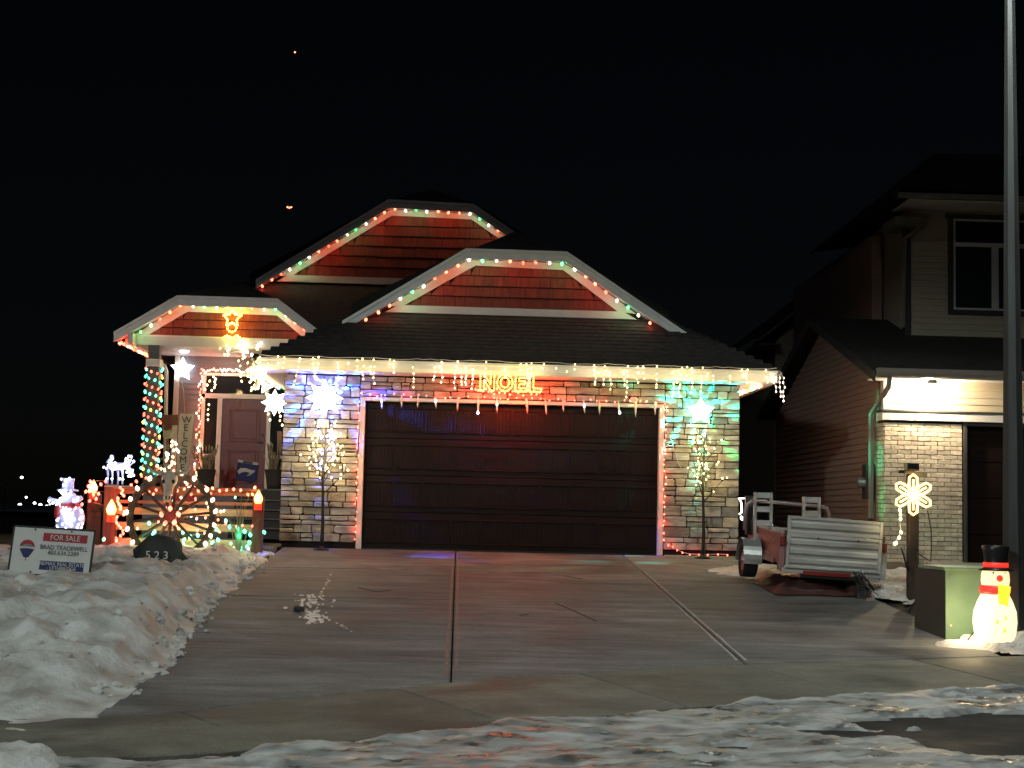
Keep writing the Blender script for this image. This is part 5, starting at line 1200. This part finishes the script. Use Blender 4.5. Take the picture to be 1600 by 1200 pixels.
# ------------------------------------------------------------------ utility trailer
A, Bq = P(1220, 888, -5.0), P(1378, 899, -5.0)
ex_ = (Bq-A); TW = ex_.length; ex_.normalize()
ang = R(3.5); ey_ = Vector((-math.sin(ang)-.02, math.cos(ang), .05)).normalized(); ez_ = ex_.cross(ey_).normalized(); ey_ = ez_.cross(ex_).normalized()
TM = Matrix(((ex_.x, ey_.x, ez_.x, A.x), (ex_.y, ey_.y, ez_.y, A.y), (ex_.z, ey_.z, ez_.z, A.z), (0,0,0,1)))
tr = thing('utility_trailer', (A.x+TW/2, -4.0, -.3), 'small aluminium utility trailer with ribbed tailgate parked beside the garage', 'trailer')
TL = 2.3; TH = .44
def tb(): return MB(TM)
b = tb(); b.bbox(0, TW, .05, TL, .06, .14, .01); b.build('bed', M['alu'], tr)
b = tb(); b.bbox(-.0, .05, 0, TL, .06, TH-.03, .006); so_ = b.build('side_panel', M['pinkpanel'], tr)
b = tb(); b.bbox(-.03, -.001, .02, TL, .30, .41, .008); b.build('panel_rib', M['pinkpanel'], so_)
b = tb(); b.bbox(-.03, -.001, .02, TL, .07, .17, .008); b.build('panel_rib', M['pinkpanel'], so_)
b = tb(); b.bbox(-.035, .055, 0, TL, TH-.03, TH+.015, .008); b.build('top_rail', M['pinkpanel'], tr)
b = tb(); b.bbox(TW-.05, TW, 0, TL, .06, TH, .006); b.build('side_panel', M['alu'], tr)
b = tb(); b.bbox(.052, TW-.052, TL-.06, TL, .06, TH, .006); b.build('front_panel', M['alu'], tr)
b = tb(); b.bbox(-.045, .035, -.03, .05, -.02, TH+.02, .006); b.build('corner_post', M['pinkpanel'], tr)
b = tb(); b.bbox(TW-.035, TW+.045, -.03, .05, -.06, TH+.0, .006); b.build('corner_post', M['alu'], tr)
# tailgate: framed ribbed sheet, two stacked leaves
GH = .70
def leaf(z0, z1, ribs):
    q = tb(); q.box(.06, TW-.06, -.055, -.045, z0+.03, z1-.03); g_ = q.build('tailgate_leaf', M['alu'], tr)
    for (a, e, c, d) in ((.04, .085, z0, z1), (TW-.085, TW-.04, z0, z1), (.086, TW-.086, z1-.04, z1), (.086, TW-.086, z0, z0+.035)):
        q = tb(); q.bbox(a, e, -.075, -.035, c, d, .005); q.build('leaf_frame', M['alu'], g_)
    for i in range(ribs):
        zc_ = lerp(z0+.035, z1-.04, (i+.5)/ribs); hh = (z1-z0-.075)/ribs*.5
        q = tb(); q.add([(.087, -.056, zc_-hh*.75), (TW-.087, -.056, zc_-hh*.75), (TW-.087, -.08, zc_-hh*.35), (.087, -.08, zc_-hh*.35), (.087, -.08, zc_+hh*.35), (TW-.087, -.08, zc_+hh*.35), (TW-.087, -.056, zc_+hh*.75), (.087, -.056, zc_+hh*.75)],
                        [(0,1,2,3), (3,2,5,4), (4,5,6,7)]); q.build('rib', M['alu'], g_)
leaf(.02, GH-.235, 3); leaf(GH-.225, GH, 1)
for x_ in (.02, TW-.02):
    b = tb(); b.cyl((x_, -.07, GH-.27), (x_, -.07, GH-.19), .018, n=8); b.cyl((x_, -.09, .40), (x_, -.05, .40), .012, n=6); b.tube([(x_-.01, -.09, .40), (x_+.02, -.1, .34), (x_, -.1, .28)], .006, 5); b.build('latch', M['steel'], tr)
for x_ in (.45, .98): b = tb(); b.ball((x_, -.085, GH-.27), .012, .01, .012, 7, 4); b.build('rivet', M['black'], tr)
b = tb(); b.bbox(.0, TW*.98, -.05, .04, -.045, .012, .008); b.build('rear_beam', M['alu'], tr)
M['reflector'] = mat('red_reflector', (.22,.02,.02), .35, var=.2)
b = tb(); b.bbox(.28, TW*.68, -.066, -.051, -.06, -.005, .006); b.build('reflector_bar', M['reflector'], tr)
b = tb(); b.bbox(.26, TW*.8, -.05, .02, -.10, -.047, .008); b.build('bumper', M['black'], tr)
for x_ in (.0, TW): b = tb(); b.bbox(x_-.04, x_+.03, -.055, -.032, TH-.14, TH-.02, .008); b.build('tail_lamp', M['reflector'], tr)
for i in range(9):
    b = tb(); b.ball((-.032, .1+.27*i, .355), .008, .008, .008, 6, 4); b.build('bolt', M['galv'], so_)
# wheel under a curved fender, left side
wx, wy, wz_, wr = -.19, 1.22, .0, .235
b = tb(); wm_ = TM; n = 22
tp = [(wx+.085, .20), (wx+.095, .235), (wx+.06, wr), (wx-.06, wr), (wx-.095, .235), (wx-.085, .20), (wx-.085, .15), (wx+.085, .15)]
vs = []; fs = []
for i in range(n):
    a = 2*math.pi*i/n
    for xx, rr_ in tp: vs.append((xx, wy+rr_*math.cos(a), wz_+rr_*math.sin(a)))
k = len(tp)
for i in range(n):
    for j in range(k): fs.append((i*k+j, i*k+(j+1) % k, ((i+1) % n)*k+(j+1) % k, ((i+1) % n)*k+j))
wl_ = MB(TM); wl_.add(vs, fs); who = wl_.build('wheel', M['rubber'], tr, True)
b = tb(); b.cyl((wx-.075, wy, wz_), (wx+.06, wy, wz_), .15, .15, 20); b.cyl((wx-.1, wy, wz_), (wx-.07, wy, wz_), .04, .05, 12); b.build('rim', M['rim'], who)
b = tb(); fo = []; n = 16
for i in range(n+1):
    a = lerp(R(-8), R(188), i/n); fo.append((wy+.30*math.cos(a), wz_+.30*math.sin(a)+.01))
vs = []; fs = []
for (y_, z_) in fo: vs += [(wx-.125, y_, z_), (wx+.13, y_, z_)]
for (y_, z_) in fo: vs += [(wx-.125, wy+(y_-wy)*.965, wz_+(z_-wz_)*.965), (wx+.13, wy+(y_-wy)*.965, wz_+(z_-wz_)*.965)]
m2 = 2*(n+1)
for i in range(n): a = 2*i; fs += [(a, a+2, a+3, a+1), (m2+a, m2+a+1, m2+a+3, m2+a+2), (a, m2+a, m2+a+2, a+2), (a+1, a+3, m2+a+3, m2+a+1)]
fs += [(0, 1, m2+1, m2), (2*n, m2+2*n, m2+2*n+1, 2*n+1)]
b.add(vs, fs); b.build('fender', M['galv'], tr)
b = tb(); b.cyl((wx, wy, wz_), (TW+.2, wy, wz_), .035, n=8); b.build('axle', M['black'], tr)
b = tb(); wx2 = TW+.2; b.cyl((wx2-.09, wy, wz_), (wx2+.09, wy, wz_), wr, wr, 20); b.build('wheel', M['rubber'], tr)
b = tb(); b.bbox(-.06, -.032, .25, .85, .05, .115, .01); b.build('side_step', M['pinkpanel'], tr)
# ladder ramps and a bent tube rack inside the trailer
def ladder(px0, px1, pyt, Y, label, nst):
    a, e = P(px0, pyt, Y), P(px1, pyt, Y); z0 = -.2+gz(0, Y)+.55; t = thing('ladder_ramp', ((a.x+e.x)/2, Y, z0), label, 'ramp', 'ladder ramps standing in the trailer')
    for x_ in (a.x, e.x): b = MB(); b.bbox(x_-.018, x_+.018, Y-.035, Y+.035, z0, a.z, .005); b.build('stile', M['alu'], t)
    z = a.z; i = 0
    while z-.11 > z0:
        b = MB(); b.bbox(a.x+.019, e.x-.019, Y-.03, Y-.005, z-.085, z-.003, .006); b.build('tread', M['alu'], t); z -= .195
    return t
ladder(1180, 1205, 769, -3.55, 'taller aluminium ladder ramp standing in the trailer beside the stone pillar', 4)
ladder(1256, 1280, 776, -3.7, 'shorter aluminium ladder ramp standing in the trailer before the red wall', 3)
pts = [P(1163, 828, -3.4), P(1164, 800, -3.4), P(1167, 789, -3.4), P(1176, 782, -3.4), P(1207, 784.5, -3.4), P(1254, 788.5, -3.4), P(1283, 791, -3.4), P(1292, 795, -3.4), P(1295.5, 803, -3.4), P(1296, 822, -3.4)]
tag(MB().tube(pts, .026, 8).build('tube_rack', M['rim'], None, True, pts[0]), 'bent metal tube rack spanning the trailer behind the ladder ramps', 'rack')
b = MB(); c = P(1172, 803, -3.2); b.bbox(c.x-.07, c.x+.1, -3.25, -3.15, c.z-.3, c.z+.26, .02); tag(b.build('grey_case', M['darktrim'], None, False, (c.x, -3.2, c.z-.3)), 'dark grey case standing in the trailer left of the taller ramp', 'case')
pts = [P(1163, 778.5, -3.1), P(1154, 779, -3.1), P(1158, 784, -3.1), P(1159, 794, -3.1), P(1158.5, 801, -3.1), P(1155, 803.5, -3.1)]
M['ropelight'] = glow('white_rope_light', (1.0,.96,.86), 4.0)
t = thing('rope_light', pts[2], 'thin white rope light squiggle hanging at the trailer front', 'rope light'); MB().tube(pts, .011, 6).build('rope', M['ropelight'], t, True); bulbs(t, [(P(1159.5, 810, -3.1), 'ice')], .03)
pts = [P(1206, 785, -3.5), P(1206, 818, -3.5)]; t = thing('rope_light', pts[0], 'short vertical light strip along the taller ladder ramp', 'rope light')
MB().tube([P(1206, 785, -3.52), P(1206, 797, -3.52)], .009, 6).build('rope', M['ropelight'], t, True); MB().tube([P(1205, 807, -3.52), P(1205, 817, -3.52)], .007, 6).build('rope', M['ropelight'], t, True); bulbs(t, [(P(1206, 821, -3.55), 'white')], .014)
# jack stand with cables at the right rear corner
jc = P(1345, 935, -5.15); t = thing('jack_stand', jc, 'dark jack stand tangled with cables under the right corner of the tailgate', 'jack stand')
b = MB(); b.bbox(jc.x-.06, jc.x+.06, -5.2, -5.1, jc.z-.05, P(1345, 899, -5.15).z, .01); b.build('column', M['darktrim'], t)
rr = random.Random(6)
for i in range(6):
    pts = [P(1345+rr.uniform(-14, 14), 893+rr.uniform(-4, 6), -5.25-.02*i)]
    for k in range(5): pts.append(pts[-1]+Vector((rr.uniform(-.09, .09), rr.uniform(-.02, .02), rr.uniform(-.09, .03))))
    MB().tube(pts, .009, 5).build('cable_loop', M['black'] if i % 3 else M['galv'], t, True)
# tarp heap under the trailer
tx0, tx1 = 3.3, 4.75
tp_ = MB(); nx_, ny_ = 46, 26; vs = []
for j in range(ny_+1):
    for i in range(nx_+1):
        x_ = lerp(tx0, tx1, i/nx_); y_ = lerp(-5.05, -3.7, j/ny_)+.08*nz(x_*3, j*.3); e = sst(min(i, nx_-i)/5)*sst(min(j, ny_-j)/4)
        h = max(0, .05+.09*fbm(x_*3.1, y_*2.2, 6.0)+.05*mnoise.ridged_multi_fractal(Vector((x_*3, y_*3, 2)), 1.0, 2.0, 3, 1.0, 2.0))
        vs.append((x_+(.1*nz(y_*2, 1) if i in (0, nx_) else 0), y_, gz(x_, y_)+.012+h*e))
tp_.add(vs, [(j*(nx_+1)+i, j*(nx_+1)+i+1, (j+1)*(nx_+1)+i+1, (j+1)*(nx_+1)+i) for j in range(ny_) for i in range(nx_)])
tag(tp_.build('crumpled_tarp', M['tarp'], None, True, (4.0, -4.3, -.3)), 'crumpled dark red tarp on the ground under the trailer', 'tarp')

# ------------------------------------------------------------------ wooden post with snowflake lamp
pc = P(1426, 940, -5.27); t = thing('light_post', pc, 'square timber post with a short cross arm in the snow right of the trailer', 'post')
b = MB(); b.bbox(pc.x-.065, pc.x+.065, -5.335, -5.205, pc.z-.25, P(1427, 741, -5.27).z, .008); b.build('shaft', M['darkwood'], t)
b = MB(); a, e = P(1414, 737, -5.3), P(1447, 743, -5.3); b.beam(a, e, .09, .045); b.build('cross_arm', M['plankwood'], t)
fl = thing('flood_projector', P(1424, 735, -5.3), 'small black projector lamp on top of the timber post', 'projector'); c = P(1424, 730, -5.3)
b = MB(); b.bbox(c.x-.075, c.x+.075, -5.4, -5.22, c.z-.045, c.z+.045, .018); b.build('housing', M['blackplastic'], fl)
b = MB(); b.cyl(P(1404, 737, -5.32), P(1412, 737, -5.32), .022, n=8); b.tube([P(1412, 736, -5.32), P(1417, 733, -5.32), P(1420, 731, -5.32)], .008, 5); b.build('plug', M['blackplastic'], fl)
b = MB(); b.cyl(c+Vector((.02, 0, -.07)), c+Vector((.02, 0, -.04)), .012, n=6); b.build('bracket', M['blackplastic'], fl)
sfc = P(1427, 773, -5.38); sf = thing('snowflake_lamp', sfc, 'glowing warm snowflake lamp fixed to the timber post', 'snowflake lamp')
M['warmstar'] = glow('warm_snowflake', (1.0,.62,.17), 2.0); it = []
for k in range(6):
    a = math.pi/6+k*math.pi/3+.0; d = Vector((math.cos(a), 0, math.sin(a))); n_ = Vector((-math.sin(a), 0, math.cos(a))); q = sfc+d*.235
    b = MB(); pl = [sfc+d*.04+n_*.03, sfc+d*.13+n_*.055, sfc+d*.225+n_*.05, sfc+d*.26, sfc+d*.225-n_*.05, sfc+d*.13-n_*.055, sfc+d*.04-n_*.03]; b.tube(pl, .017, 6); b.tube([sfc, sfc+d*.2], .014, 6); b.build('arm', M['warmstar'], sf, True)
b = MB(); b.tube([sfc+Vector((.06*math.cos(a*.5236), 0, .06*math.sin(a*.5236))) for a in range(12)], .015, 6, True); b.build('centre_ring', M['warmstar'], sf, True)
it = [(P(*q, -5.4), 'warm') for q in ((1406,797),(1407,804),(1407,811),(1408,832),(1405,840),(1398,850),(1400,849))]
scatter('dangling_lights', it, 'few small warm lights dangling left of the timber post', .022, 'whitewire')
wire('extension_cord', [P(1408, 855, -5.4), P(1412, 868, -5.4), P(1416, 885, -5.4), P(1420, 893, -5.4)], .012, 'black', 'black cord loop left of the timber post')
wire('extension_cord', [P(1449, 797, -5.3), P(1455, 830, -5.3), P(1455, 860, -5.3), P(1454, 878, -5.3), P(1446, 872, -5.3), P(1436, 866, -5.3)], .008, 'black', 'thin black cord hanging right of the snowflake lamp')
wire('extension_cord', [P(1434, 862, -5.35), P(1435, 890, -5.35), P(1434, 915, -5.4), P(1436, 925, -5.5), P(1430, 940, -5.7), P(1421, 952, -5.9), P(1416, 965, -6.0)], .012, 'black', 'black cord running from the timber post down to the pavement')

# ------------------------------------------------------------------ utility cabinet
cb_ = thing('utility_cabinet', (4.75, -8.4, -.62), 'green metal utility cabinet behind the glowing snowman', 'utility cabinet')
zb_, zt_ = -.70, .13
b = MB(); b.prism([(4.37, zb_), (5.22, zb_), (5.22, zt_), (4.37, zt_)], -8.6, -8.58); b.build('front_panel', M['greenlit'], cb_)
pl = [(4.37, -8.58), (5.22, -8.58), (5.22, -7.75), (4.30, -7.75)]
b = MB(); n = 4; b.add([(x_, y_, zb_) for x_, y_ in pl]+[(x_, y_, zt_-.01) for x_, y_ in pl], [(0,1,5,4), (1,2,6,5), (2,3,7,6), (3,0,4,7), (4,5,6,7)]); b.build('body', M['greenshade'], cb_)
b = MB(); b.bbox(4.345, 5.25, -8.62, -7.72, zt_, zt_+.035, .012); b.build('lid', M['greenlit'], cb_)
for x_, z_ in ((4.42, .07), (4.42, -.45), (5.1, .07)): b = MB(); b.cyl((x_, -8.615, z_), (x_, -8.598, z_), .012, n=8); b.build('bolt', M['galv'], cb_)
b = MB(); b.bbox(4.785, 4.80, -8.606, -8.599, -.66, .12, .002); b.build('door_seam', M['greenshade'], cb_)
b = MB(); b.bbox(4.83, 4.89, -8.625, -8.598, -.28, -.16, .008); b.build('lock', M['steel'], cb_)
# ------------------------------------------------------------------ plastic snowman
sm_ = P(1555, 1013, -9.04); sn = thing('plastic_snowman', (sm_.x, -9.04, sm_.z), 'glowing plastic snowman with black top hat and red scarf beside the cabinet', 'snowman')
def snowm(name, colr, s, base): return glow(name, colr, s, base)
M['s_body'] = glow('snowman_body', (1.0,.82,.50), .62, (.8,.75,.6)); M['s_head'] = glow('snowman_head', (1.0,.66,.36), .72, (.8,.6,.45))
M['s_red'] = glow('snowman_red', (1.0,.05,.03), .45, (.5,.03,.03)); M['s_yellow'] = glow('snowman_yellow', (1.0,.60,.03), .8, (.7,.5,.05)); M['s_nose'] = glow('snowman_nose', (1.0,.04,.02), .55, (.5,.03,.02))
cx_, cz0 = sm_.x, sm_.z
b = MB(); b.lathe([(.15, .0), (.185, .03), (.205, .12), (.222, .27), (.215, .38), (.18, .48), (.145, .55), (.13, .60)], (cx_, -9.04, cz0), 24); b.build('body', M['s_body'], sn, True)
b = MB(); b.lathe([(.12, .57), (.135, .63), (.145, .70), (.14, .77), (.125, .81), (.02, .83)], (cx_+.005, -9.04, cz0), 24); b.build('head', M['s_head'], sn, True)
b = MB(); b.lathe([(.14, .555), (.158, .58), (.158, .62), (.138, .65)], (cx_, -9.04, cz0), 24); b.build('scarf', M['s_red'], sn, True)
b = MB(); b.prism([(cx_-.03, cz0+.36), (cx_+.05, cz0+.36), (cx_+.10, cz0+.645), (cx_-.02, cz0+.665)], -9.225, -9.16); b.build('scarf_tail', M['s_yellow'], sn)
b = MB(); b.ball((cx_-.0, -9.18, cz0+.725), .035, .03, .035, 10, 6); b.build('nose', M['s_nose'], sn, True)
for x_ in (-.055, .06): b = MB(); b.ball((cx_+x_, -9.155, cz0+.775), .014, .01, .017, 8, 5); b.build('eye', M['blackplastic'], sn, True)
for x_, z_ in ((-.05, .28), (.02, .20), (.03, .32)): b = MB(); b.ball((cx_+x_, -9.245, cz0+z_), .02, .015, .03, 8, 5); b.build('button', M['s_yellow'], sn, True)
b = MB(); b.lathe([(.175, .80), (.18, .812), (.13, .825), (.12, .84), (.118, .93), (.128, 1.0), (.14, 1.045), (.125, 1.062), (.02, 1.062)], (cx_+.01, -9.04, cz0), 24); b.build('hat', M['blackplastic'], sn, True)
b = MB(); b.lathe([(.127, .835), (.131, .85), (.127, .885)], (cx_+.01, -9.04, cz0), 24); b.build('hat_band', M['s_red'], sn, True)
b = MB(); b.lathe([(.19, -.03), (.21, -.01), (.17, .02)], (cx_, -9.04, cz0), 20); b.build('foot', M['blackplastic'], sn, True)
ld = bpy.data.lights.new('snowman_light', 'POINT'); ld.energy = 7.0; ld.color = (1.0,.74,.40); ld.shadow_soft_size = .14
lo = bpy.data.objects.new('snowman_light', ld); COL.objects.link(lo); lo.location = (cx_-.30, -9.10, cz0+.30)
wire('power_cord', [P(1521, 988, -9.0), P(1512, 1000, -9.05), P(1503, 1004, -9.05), P(1495, 1001, -9.0), P(1500, 996, -8.95)], .007, 'black', 'black cord curling over the snow left of the plastic snowman')
# ------------------------------------------------------------------ street lamps
def street_lamp(base, H, r0, r1, head_off, energy, label, cone=169, size=.35, visible_name='street_lamp'):
    base = Vector(base); t = thing(visible_name, base, label, 'street lamp')
    b = MB(); b.cyl(base+Vector((0,0,-.3)), base+Vector((0,0,H)), r0, r1, 8); b.build('pole', M['pole'], t)
    b = MB(); b.lathe([(.26, 0), (.26, .03), (.2, .05)], base, 12); b.build('base_plate', M['pole'], t)
    top = base+Vector((0,0,H)); ho = Vector(head_off); hd = top+ho
    b = MB(); b.tube([top-Vector((0,0,.25)), top+ho*.3+Vector((0,0,.08)), hd], [.05, .045, .035], 8); b.build('arm', M['pole'], t)
    dr = Vector((ho.x, ho.y, 0)).normalized(); sd_ = Vector((-dr.y, dr.x, 0))
    b = MB(); b.obox(hd+dr*.25, dr*.32, sd_*.14, Vector((0,0,.05))); b.build('lamp_head', M['pole'], t)
    M.setdefault('led', glow('street_led', (1.0,.93,.80), 12.0)); b = MB(); b.obox(hd+dr*.27+Vector((0,0,-.054)), dr*.22, sd_*.10, Vector((0,0,.003))); b.build('led_panel', M['led'], t)
    ld = bpy.data.lights.new('street_lamp_light', 'SPOT'); ld.energy = energy; ld.color = (.90,1.0,.95); ld.spot_size = R(cone); ld.spot_blend = .08; ld.shadow_soft_size = size
    lo = bpy.data.objects.new('street_lamp_light', ld); COL.objects.link(lo); lo.location = hd+dr*.27+Vector((0,0,-.10)); return t
pb_ = P(1594, 1012, -8.8)
street_lamp((pb_.x-.06, -8.8, gz(5, -8.8)), 8.2, .135, .045, (-.9, -2.2, .35), 560, 'grey street lamp pole rising out of the picture behind the plastic snowman', 146)
street_lamp((-13.0, -26.0, -1.0), 9.6, .135, .06, (1.8, 1.2, .35), 2700, 'street lamp across the road behind the viewer')
# ------------------------------------------------------------------ far background: lamps, mast
def far_lamp(px, py, pb, Y, arm, label, r_=.0, cols='ice', s=1.0):
    h = P(px, py, Y); g_ = P(px-arm, pb, Y); t = thing('distant_street_lamp', g_, label, 'street lamp', 'distant street lamps')
    b = MB(); w = .0007*(Y+24); b.tube([g_, Vector((g_.x, g_.y, lerp(g_.z, h.z, .8))), Vector((lerp(g_.x, h.x, .3), g_.y, h.z*.97+.03*g_.z)), h+Vector((0, 0, .2*w))], w*.5, 6); b.build('pole', M['pole'], t)
    b = MB(); b.ball(h, w*1.6*s, w*1.6*s, w*1.3*s, 8, 6); b.build('lamp', M['b_'+cols], t, True); return t
far_lamp(34, 746, 840, 150, 30, 'tall curved distant street lamp at the left edge', s=1.0)
far_lamp(41, 777, 820, 260, -8, 'second distant street lamp with a short arm', s=.8)
far_lamp(31, 789, 812, 320, 0, 'distant street lamp just above the dark horizon', s=1.2)
for i, (x_, y_, c_, s_, lab) in enumerate(((54,786,'ice',.9,'faint white distant lamp left of the lit snowman'), (63,789,'ice',1.2,'bright white distant lamp left of the lit snowman'), (73,791,'ice',1.0,'white distant lamp nearest the lit snowman'), (41,799,'yellow',.6,'faint amber distant lamp below the horizon lamps'), (65,802,'warm',1.2,'amber distant lamp low on the horizon'), (83,806,'white',.8,'low distant lamp beside the lit snowman'), (78,788,'ice',.7,'small white distant lamp touching the snowman arm'))):
    far_lamp(x_, y_, y_+22, 380, 0, lab, cols=c_, s=s_)
# low far building and snowy field strips
fb = thing('far_building', P(40, 815, 200), 'long low dark building on the horizon at the left', 'building')
a, e = P(-60, 822, 200), P(75, 812, 200); b = MB(); b.box(a.x, e.x, 200, 215, a.z-3, P(20, 797, 200).z); b.build('wall', M['darktrim'], fb); b = MB(); b.slab([(a.x-1, 199, P(20, 797, 200).z+.1), (e.x+1, 199, P(20, 797, 200).z+.1), (e.x+1, 216, P(20, 793, 200).z+.4), (a.x-1, 216, P(20, 793, 200).z+.4)], .3); b.build('roof', M['galv'], fb)
# radio mast with red warning lamps
mt = thing('radio_mast', P(448, 800, 700), 'tall thin radio mast with red warning lights in the night sky', 'mast')
a = P(440, 800, 700); top = P(461, 82, 700); mid = P(452, 324, 700); a.x = mid.x; a.z = -20
b = MB(); b.tube([a, Vector((mid.x, 700, top.z))], .05, 6); b.build('lattice_shaft', M['black'], mt)
M['beacon'] = glow('mast_beacon', (1.0,.14,.06), 5.0)
for dx, z in ((0, top.z), (-.8, mid.z), (.1, mid.z-.35), (1.0, mid.z)):
    b = MB(); b.ball((mid.x+dx, 699.5, z), .42 if dx != .1 else .36, .4, .40, 8, 6); b.build('warning_lamp', M['beacon'], mt, True)
